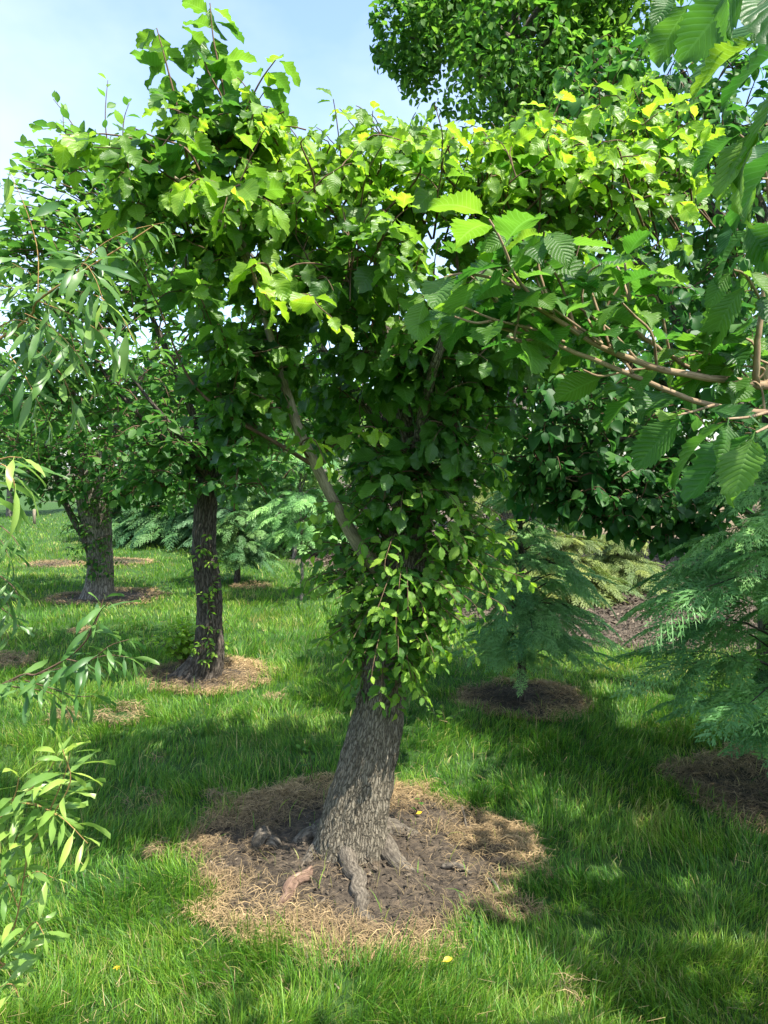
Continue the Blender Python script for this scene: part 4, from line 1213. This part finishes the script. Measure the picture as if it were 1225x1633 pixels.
    spray([(-40, 1560, 1.5), (0, 1530, 1.46), (25, 1470, 1.44), (38, 1400, 1.42), (45, 1350, 1.42)],
          [[(0, 1530, 1.46), (30, 1500, 1.42), (55, 1470, 1.41), (70, 1490, 1.4)], [(30, 1450, 1.43), (10, 1400, 1.42), (0, 1370, 1.42)], [(38, 1400, 1.42), (60, 1390, 1.41), (85, 1400, 1.4)],
           [(-20, 1600, 1.46), (0, 1575, 1.43), (20, 1570, 1.42), (30, 1590, 1.42)]],
          temps=T_WIL2, size=.068, sp=.015, yg=.6, dr=.25, agebase=.35, lift=.1, r=(.006, .002), trunkz=.2, start=.45)
willow()

# ------------------------------------------------------------------ conifers
def frond_template(nodes, subs, wid, droop, levels=2):
    V, Q, UV = [], [], []
    def strip(p0, p1, w):
        d = p1 - p0
        n = np.array([-d[1], d[0], 0]); n = n / max(np.linalg.norm(n), 1e-9) * w * .5
        m = p0 + d * .55
        b = len(V)
        V.extend([p0 - n * .5, p0 + n * .5, m + n, m - n, p1])
        Q.append((b, b + 1, b + 2, b + 3)); Q.append((b + 3, b + 2, b + 4, b + 4))
        UV.extend([(0, 0)] * 5)
    T = []
    strip(np.array([0, 0, 0.]), np.array([0, 1., 0]), wid * 1.2)
    for k in range(nodes):
        v = .06 + .88 * k / (nodes - 1)
        for s in (-1, 1):
            l = (.50 * (1 - v) ** .7 + .05) * TR.uniform(.75, 1.15)
            ang = math.radians(TR.uniform(38, 52))
            d = np.array([s * math.sin(ang), math.cos(ang), 0])
            p0 = np.array([0, v + (.02 if s > 0 else 0), 0.]); p1 = p0 + d * l
            strip(p0, p1, wid)
            if levels > 1:
                for j in range(subs):
                    w_ = .12 + .8 * j / subs
                    for s2 in (-1, 1):
                        l2 = l * .34 * (1 - w_ * .7) * TR.uniform(.7, 1.2)
                        a2 = ang * s + s2 * math.radians(40)
                        q0 = p0 + d * l * w_
                        strip(q0, q0 + np.array([math.sin(a2), math.cos(a2), 0]) * l2, wid * .85)
    V = np.array(V)
    V[:, 2] += -droop * V[:, 1] ** 2 - .8 * V[:, 0] ** 2 + TR.normal(0, .012, len(V))
    return V, np.array(Q), np.array(UV, float)
def fix(tp):      # degenerate quads become a slim quad instead
    V, Q, UV = tp
    Q = Q.copy()
    extra = []
    V2 = list(V); UV2 = list(UV)
    for k in range(len(Q)):
        if Q[k, 2] == Q[k, 3]:
            V2.append(V[Q[k, 2]] + np.array([.001, 0, 0])); UV2.append((0, 0))
            Q[k, 3] = len(V2) - 1
    return np.array(V2), Q, np.array(UV2)
T_FR = [fix(frond_template(12, 4, .016, d)) for d in (.25, .4, .55, .35)]
T_FRM = [fix(frond_template(9, 3, .034, d)) for d in (.25, .4, .5)]
T_FRS = [fix(frond_template(8, 0, .07, d, 1)) for d in (.2, .35, .5)]

def conifer(name, label, g, H, prof, nb, mat, temps, fs, rng, trunk_r=.035, group=None, bark='dark_bark', clear=.15, ratio=1.0, droop=.3, per=7, agemax=.7, skip=None):
    root = empty(name, g, label, 'conifer', group)
    g = np.asarray(g, float)
    mb = MB()
    path = smooth_path(np.array([g + [0, 0, -.08], g + [.01, 0, H * .3], g + [-.01, 0, H * .7], g + [0, 0, H]]), 50)
    tube(mb, path, np.linspace(trunk_r, trunk_r * .12, 50), 16, lump=.08, seed=float(rng.uniform(0, 9)))
    mb.build('trunk', M[bark], root)
    f = MB()
    for k in range(nb):
        h = clear + (1 - clear) * (k + rng.random()) / nb
        az = k * 2.399 + rng.normal(0, .3)
        R = np.interp(h, *prof) * rng.uniform(.75, 1.1)
        z0 = h * H
        s = np.interp(z0, path[:, 2] - g[2], np.arange(50)); s = path[int(s)]
        d = np.array([math.cos(az), math.sin(az), 0])
        rise = .35 * R if h < .75 else R * (1.2 + 2 * (h - .75))
        e = s + d * R + np.array([0, 0, rise - droop * R])
        m = s + d * R * .5 + np.array([0, 0, rise * .75])
        br = smooth_path(np.array([s, m, e]), 8)
        tube(f, br, np.linspace(.008, .002, 8), 4, mat=1, cap=False)
        n = max(3, int(per * (.4 + R / max(prof[1]))))
        t = np.sort(rng.uniform(.2, 1, n)); t[-1] = 1.0
        P = np.stack([np.interp(t, np.linspace(0, 1, 8), br[:, c]) for c in range(3)], 1)
        tan = nrm(e - s)
        side = nrm(np.cross(tan, [0, 0, 1]))
        sg = np.where(np.arange(n) % 2, 1, -1)
        sw = rng.uniform(.3, 1.0, n); sw[-1] = .05
        D = d * .9 + side * (sg * sw)[:, None] + np.array([0, 0, 1]) * rng.uniform(-.35, .15, n)[:, None]
        NV = np.array([0, 0, 1.0]) + rng.normal(0, .3, (n, 3)) + d * .3
        put_leaves(f, temps, P, D, NV, fs * rng.uniform(.7, 1.15, n) * (.55 + .45 * min(1, R / max(prof[1]) + .2)), np.clip(rng.uniform(0, agemax) + rng.normal(0, .1, n), 0, 1), rng.random(n), rng)
    f.build('foliage', [M[mat], M[bark]], root)
    return root
rng = np.random.default_rng(71)
conifer('cypress_tree', 'small blue green cypress with bare lower stem, just right of the leaning elm', G_C1, 1.66,
        ([0, .18, .35, .5, .65, .8, 1], [.28, .40, .48, .42, .22, .12, .04]), 70, 'conifer', T_FR, .24, rng, .036, clear=.17, per=7)
conifer('cypress_tree', 'larger blue green cypress cut by the right edge, with broad drooping fan sprays', G_C2, 2.35,
        ([0, .1, .34, .5, .68, .8, 1], [.40, .55, .74, .50, .26, .22, .06]), 80, 'conifer', T_FR, .33, rng, .05, clear=.10, per=7, droop=.12)
# small conifers and saplings across the lawn
g = ground(378, 930)
conifer('young_conifer', 'small round dark evergreen on a short stem, left of the bare staked sapling', g, 1.35, ([0, .2, .5, .8, 1], [.3, .42, .42, .3, .1]), 60, 'dark_conifer', T_FRM, .28, rng, .05, clear=.2, per=6)
g = ground(481, 957)
conifer('young_conifer', 'thin stemmed sapling with a small bluish crown, seen left of the elm trunk', g, 1.7, ([0, .4, .6, .8, 1], [.1, .36, .48, .36, .1]), 44, 'conifer', T_FRM, .28, rng, .025, clear=.40, per=6, bark='grey_bark')
g = at(385, 900, 15.0); g[2] = 0
conifer('thuja_tree', 'pale feathery thuja behind the round dark evergreen', g, 1.9, ([0, .2, .5, .8, 1], [.7, .9, .8, .5, .1]), 90, 'pale_conifer', T_FRM, .5, rng, .05, clear=.05, per=7)
for px, Yk, H, R, lab in ((230, 17.0, 1.9, 1.3, 'low spreading dark pine far down the lawn near the thick twin stemmed tree'),
                          (300, 16.0, 1.7, 1.2, 'low spreading dark pine behind the slim dark trunk'),
                          (450, 15.0, 2.3, 1.1, 'bluish conifer on the bed behind the thin sapling')):
    g = at(px, 800, Yk); g[2] = 0
    conifer('spreading_conifer', lab, g, H, ([0, .2, .5, .8, 1], [R, R, R * .8, R * .5, .1]), 80, 'dark_conifer' if px < 400 else 'conifer', T_FRM, .55, rng, .05, clear=.06, per=7)
for px, Yk, H, R, lab in ((905, 9.2, .62, .55, 'low golden green juniper behind the small cypress'),
                          (985, 10.2, .5, .6, 'flat golden green juniper farther right on the bare bed'),
                          (800, 9.6, 1.25, .6, 'yellowish juniper bush close behind the small cypress top')):
    g = at(px, 860, Yk); g[2] = 0
    conifer('juniper_bush', lab, g, H, ([0, .2, .5, .8, 1], [R, R, R * .8, R * .5, .1]), 60, 'gold_conifer', T_FRM, .34, rng, .02, clear=.05, per=7)

# ------------------------------------------------------------------ trees behind
def bg_tree(name, label, X, Y, H, R, zc, rz, n, mat, size, rng, trunk_r=.15, bark='grey_bark', clumps=9, group='trees beyond the lawn', ry=None, agelo=0., agehi=.8, temps=T_FAR, cut=1.0, clump_r=.42):
    g = np.array([X, Y, 0.])
    root = empty(name, g, label, 'tree', group)
    mb = MB()
    path = smooth_path(np.array([g + [0, 0, -.2], g + [.05, 0, H * .3], g + [-.05, 0, H * .6], g + [0, 0, H * .92]]), 40)
    tube(mb, path, np.linspace(trunk_r, trunk_r * .15, 40), 16, lump=.08, ridges=trunk_r * .06, seed=float(rng.uniform(0, 9)))
    cl = []
    for k in range(clumps):
        d = nrm(rng.normal(0, 1, 3)) * rng.uniform(.45, .82)
        c = np.array([X, Y, zc]) + d * np.array([R, ry or R, rz])
        cl.append((c, rng.uniform(.7, 1.2) * clump_r))
        zz = np.clip(c[2] - .35 * np.hypot(c[0] - X, c[1] - Y), H * .25, H * .9)
        s = path[int(np.interp(zz, path[:, 2], np.arange(40)))]
        br = smooth_path(np.array([s, (s + c) / 2 + [0, 0, .1 * R], c]), 8)
        tube(mb, br, np.linspace(trunk_r * .4, trunk_r * .06, 8), 6, cap=False)
    mb.build('trunk', M[bark], root)
    f = MB()
    per = n // clumps
    for c, k in cl:
        d = nrm(rng.normal(0, 1, (per, 3)))
        rad = np.where(rng.random(per) < .65, rng.uniform(.7, 1.08, per), rng.random(per) ** .5)
        P = c + d * rad[:, None] * np.array([R, ry or R, rz]) * k
        # knots of leaves rather than an even fog
        kn = vnoise(P * (1.2 / (size * 2.2)), 51)
        P = P[(kn > .40)]; d = d[(kn > .40)]
        m = len(P)
        D = d * .5 + rng.normal(0, .7, (m, 3)) + np.array([0, 0, -.2])
        NV = np.array([0, 0, 1.]) + d * .4 + rng.normal(0, .5, (m, 3))
        put_leaves(f, temps, P, D, NV, size * rng.uniform(.65, 1.2, m), rng.uniform(agelo, agehi) * .5 + rng.uniform(agelo, agehi, m) * .5, rng.random(m), rng)
    f.build('crown', M[mat], root)
    return root
rb = np.random.default_rng(81)
bg_tree('plane_tree', 'very tall loose crowned tree rising against the sky behind the elm', 2.35, 14.0, 12.5, 2.75, 8.8, 3.6, 46000, 'plane_leaf', .14, rb, .22, clumps=26, ry=2.6, group=None, temps=T_OVAL, clump_r=.30, agehi=.7)
bg_tree('shade_tree', 'full dark tree standing at the right behind the linden', 7.2, 13.5, 8.0, 2.8, 4.8, 3.0, 12000, 'plane_leaf', .16, rb, .2, clumps=14, group=None, temps=T_OVAL)
bgs = [(-15.5, 27, 5.0, 2.2, 3.0, 1.9, 'far_leaf', 'bright round tree at the left edge beyond the lawn'),
       (-12.2, 25, 5.6, 2.1, 3.2, 2.2, 'plane_leaf', 'dark tree second from the left beyond the lawn'),
       (-9.2, 27, 6.0, 2.2, 3.4, 2.4, 'far_leaf', 'mid green tree beyond the lawn behind the thick twin stemmed tree'),
       (-6.3, 24, 5.6, 2.1, 3.0, 2.3, 'plane_leaf', 'dark tree beyond the lawn behind the slim dark trunk'),
       (-3.2, 23, 5.6, 2.0, 3.0, 2.3, 'far_leaf', 'mid green tree beyond the thuja, left of the elm trunk'),
       (-.6, 22, 4.6, 1.8, 2.5, 1.8, 'pale_leaf', 'pale sunlit tree seen through the gap left of the elm trunk'),
       (2.0, 21, 5.2, 1.9, 2.8, 2.1, 'pale_leaf', 'pale sunlit tree straight behind the elm trunk'),
       (4.4, 20, 5.4, 1.9, 3.1, 1.9, 'pale_leaf', 'pale sunlit tree seen above the small cypress'),
       (7.2, 22, 6.0, 2.1, 3.5, 2.2, 'far_leaf', 'mid green tree beyond the bare bed on the right'),
       (10.2, 21, 6.0, 2.3, 3.5, 2.2, 'plane_leaf', 'dark tree beyond the bare bed at the right edge')]
for (X, Yk, H, R, zc, rz, mt, lab) in bgs:
    bg_tree('background_tree', lab, X, Yk, H, R, zc, rz, 5600, mt, .20, rb, .11, clumps=9)

for (X, Yk, H, R, mt, lab) in ((-1.6, 13.5, 2.3, 1.0, 'pale_leaf', 'pale shrub between the slim dark trunk and the elm trunk'), (.2, 15.0, 2.6, 1.2, 'far_leaf', 'green shrub hidden mostly by the elm trunk'),
                          (1.7, 13.0, 2.7, 1.1, 'pale_leaf', 'pale sunlit shrub just right of the elm trunk'), (3.3, 14.0, 2.6, 1.0, 'pale_leaf', 'pale sunlit shrub above the small cypress, nearer than the trees')):
    bg_tree('shrub', lab, X, Yk, H, R, H * .55, H * .5, 5200, mt, .11, rb, .04, clumps=9, group='shrubs behind the bed', temps=T_OVAL)

# low earth bank behind the bed on the right
def bank():
    xs = np.linspace(-4, 24, 120); t = np.linspace(0, 1, 24)
    X, Tt = np.meshgrid(xs, t)
    Yv = 17.5 + 5.5 * Tt - .02 * X
    env = np.clip((X - 3.2) / 3, 0, 1)
    Z = -.05 + 1.25 * np.sin(np.clip(Tt * 1.25, 0, 1) * math.pi / 2) ** 1.3 * env * (.75 + .5 * n2(X.ravel(), Yv.ravel(), .5, 61).reshape(X.shape)) + .12 * (n2(X.ravel(), Yv.ravel(), 2.5, 62).reshape(X.shape) - .5) * env
    V = np.stack([X.ravel(), Yv.ravel(), Z.ravel()], 1)
    nx = len(xs)
    i = np.arange(len(t) - 1)[:, None]; j = np.arange(nx - 1)[None]
    Q = np.stack([i * nx + j, i * nx + j + 1, (i + 1) * nx + j + 1, (i + 1) * nx + j], -1).reshape(-1, 4)
    mb = MB(); mb.add(V, Q, bco=V)
    m = bark_mat('bank_soil', (0.06, 0.048, 0.032), (0.14, 0.11, 0.072), (0.24, 0.19, 0.125), (1.6, 1.6, 4), 0.6, 0.06)
    tag(mb.build('earth_bank', m), kind='structure')
bank()

# ------------------------------------------------------------------ small things on the ground
def small_things():
    rng = np.random.default_rng(91)
    # weathered stub of wood
    g = ground(418, 1352)
    o = empty('wood_stub', g, 'weathered grey stub of wood sticking up in the dead grass left of the elm roots', 'wood stub')
    b = MB()
    p = smooth_path(np.array([g + [-.015, .0, -.03], g + [-.005, 0, .03], g + [.02, -.01, .075]]), 24)
    tube(b, p, interp([.055, .045, .03], 24), 28, lump=.45, ridges=.006, seed=3.)
    b.build('stub', M['root_bark'], o)
    b = MB()
    p = smooth_path(np.array([g + [.02, .0, .0], g + [.05, -.02, .035], g + [.08, -.03, .015]]), 14)
    tube(b, p, interp([.035, .03, .015], 14), 18, lump=.4, seed=5.)
    b.build('knot', M['root_bark'], o)
    # sticks
    for (a, c, r, lab) in (((705, 1388), (752, 1398), .012, 'short thick dark stick lying right of the elm roots'), ((775, 1408), (800, 1432), .007, 'thin dark stick near the front right rim of the dead grass ring'),
                           ((735, 1285), (745, 1330), .005, 'thin grey twig lying at the back right of the dead grass ring')):
        p0, p1 = ground(*a), ground(*c)
        p = smooth_path(np.array([p0 + [0, 0, .015], (p0 + p1) / 2 + [0, .01, .028], p1 + [0, 0, .012]]), 16)
        b = MB(); tube(b, p, interp([r, r * 1.1, r * .7], 16), 12, lump=.3, seed=float(rng.uniform(0, 9)))
        tag(b.build('stick', M['root_bark']), lab, 'stick')
    # saplings and sprigs in the grass
    for (px, py, h, lab, yg) in ((500, 1255, .17, 'little leafy seedling left of the elm trunk at the back of the ring', .1), (712, 1165, .12, 'pale leafy sprig in the grass right of the elm trunk', .7),
                                 (663, 1302, .07, 'tiny green seedling right of the trunk inside the ring', .2)):
        g = ground(px, py)
        o = empty('seedling', g, lab, 'seedling')
        b = MB()
        for k in range(3 if h > .1 else 1):
            e = g + np.array([rng.normal(0, .05), rng.normal(0, .03), h * rng.uniform(.8, 1.2)])
            leafy_shoot(b, smooth_path(np.array([g, (g + e) / 2 + [0, 0, .02], e]), 6), T_SPR, rng, size=.05, spacing=.04, start=.3, r0=.002, r1=.001, young=yg, droop=.1, agebase=yg * .5)
        b.build('foliage', [M['sprout_leaf'], M['twig']], o)
    ym = leaf_mat('yellow_leaf', (.55, .38, .02), (.7, .5, .03), .3, 1.3, .5)
    for (px, py, lab, s) in ((706, 1568, 'curled yellow leaf lying in the front grass', .034), (664, 1308, 'yellow leaf on the dead grass right of the elm trunk', .03), (188, 1578, 'small yellow flower in the grass at the lower left', .012)):
        g = ground(px, py) + np.array([0, 0, .07 if py > 1400 else .03])
        b = MB()
        if 'flower' in lab:
            for k in range(9):
                a = k * 2 * math.pi / 9
                put_leaves(b, T_WIL2, g[None], np.array([[math.cos(a), math.sin(a), .35]]), np.array([[0, 0, 1.]]), s, .7, .5, rng, xs=1.8)
            tube(b, np.array([g - [0, 0, .075], g]), [.001, .001], 5, mat=1)
        else:
            put_leaves(b, T_OVAL, g[None], np.array([[1, .35, .3]]), np.array([[0, -.6, 1.]]), s, .3, .5, rng)
        tag(b.build('yellow_flower' if 'flower' in lab else 'fallen_leaf', [ym, M['sprout_leaf']]), lab, 'flower' if 'flower' in lab else 'leaf')
    # pale post far off on the left
    g = ground(55, 836)
    b = MB()
    tube(b, np.array([g + [0, 0, -.1], g + [0, 0, .25], g + [0.01, 0, .42]]), [.045, .042, .04], 12, lump=.05)
    tag(b.build('marker_post', M['limb_bark']), 'short pale post far off at the left end of the lawn', 'post')
small_things()
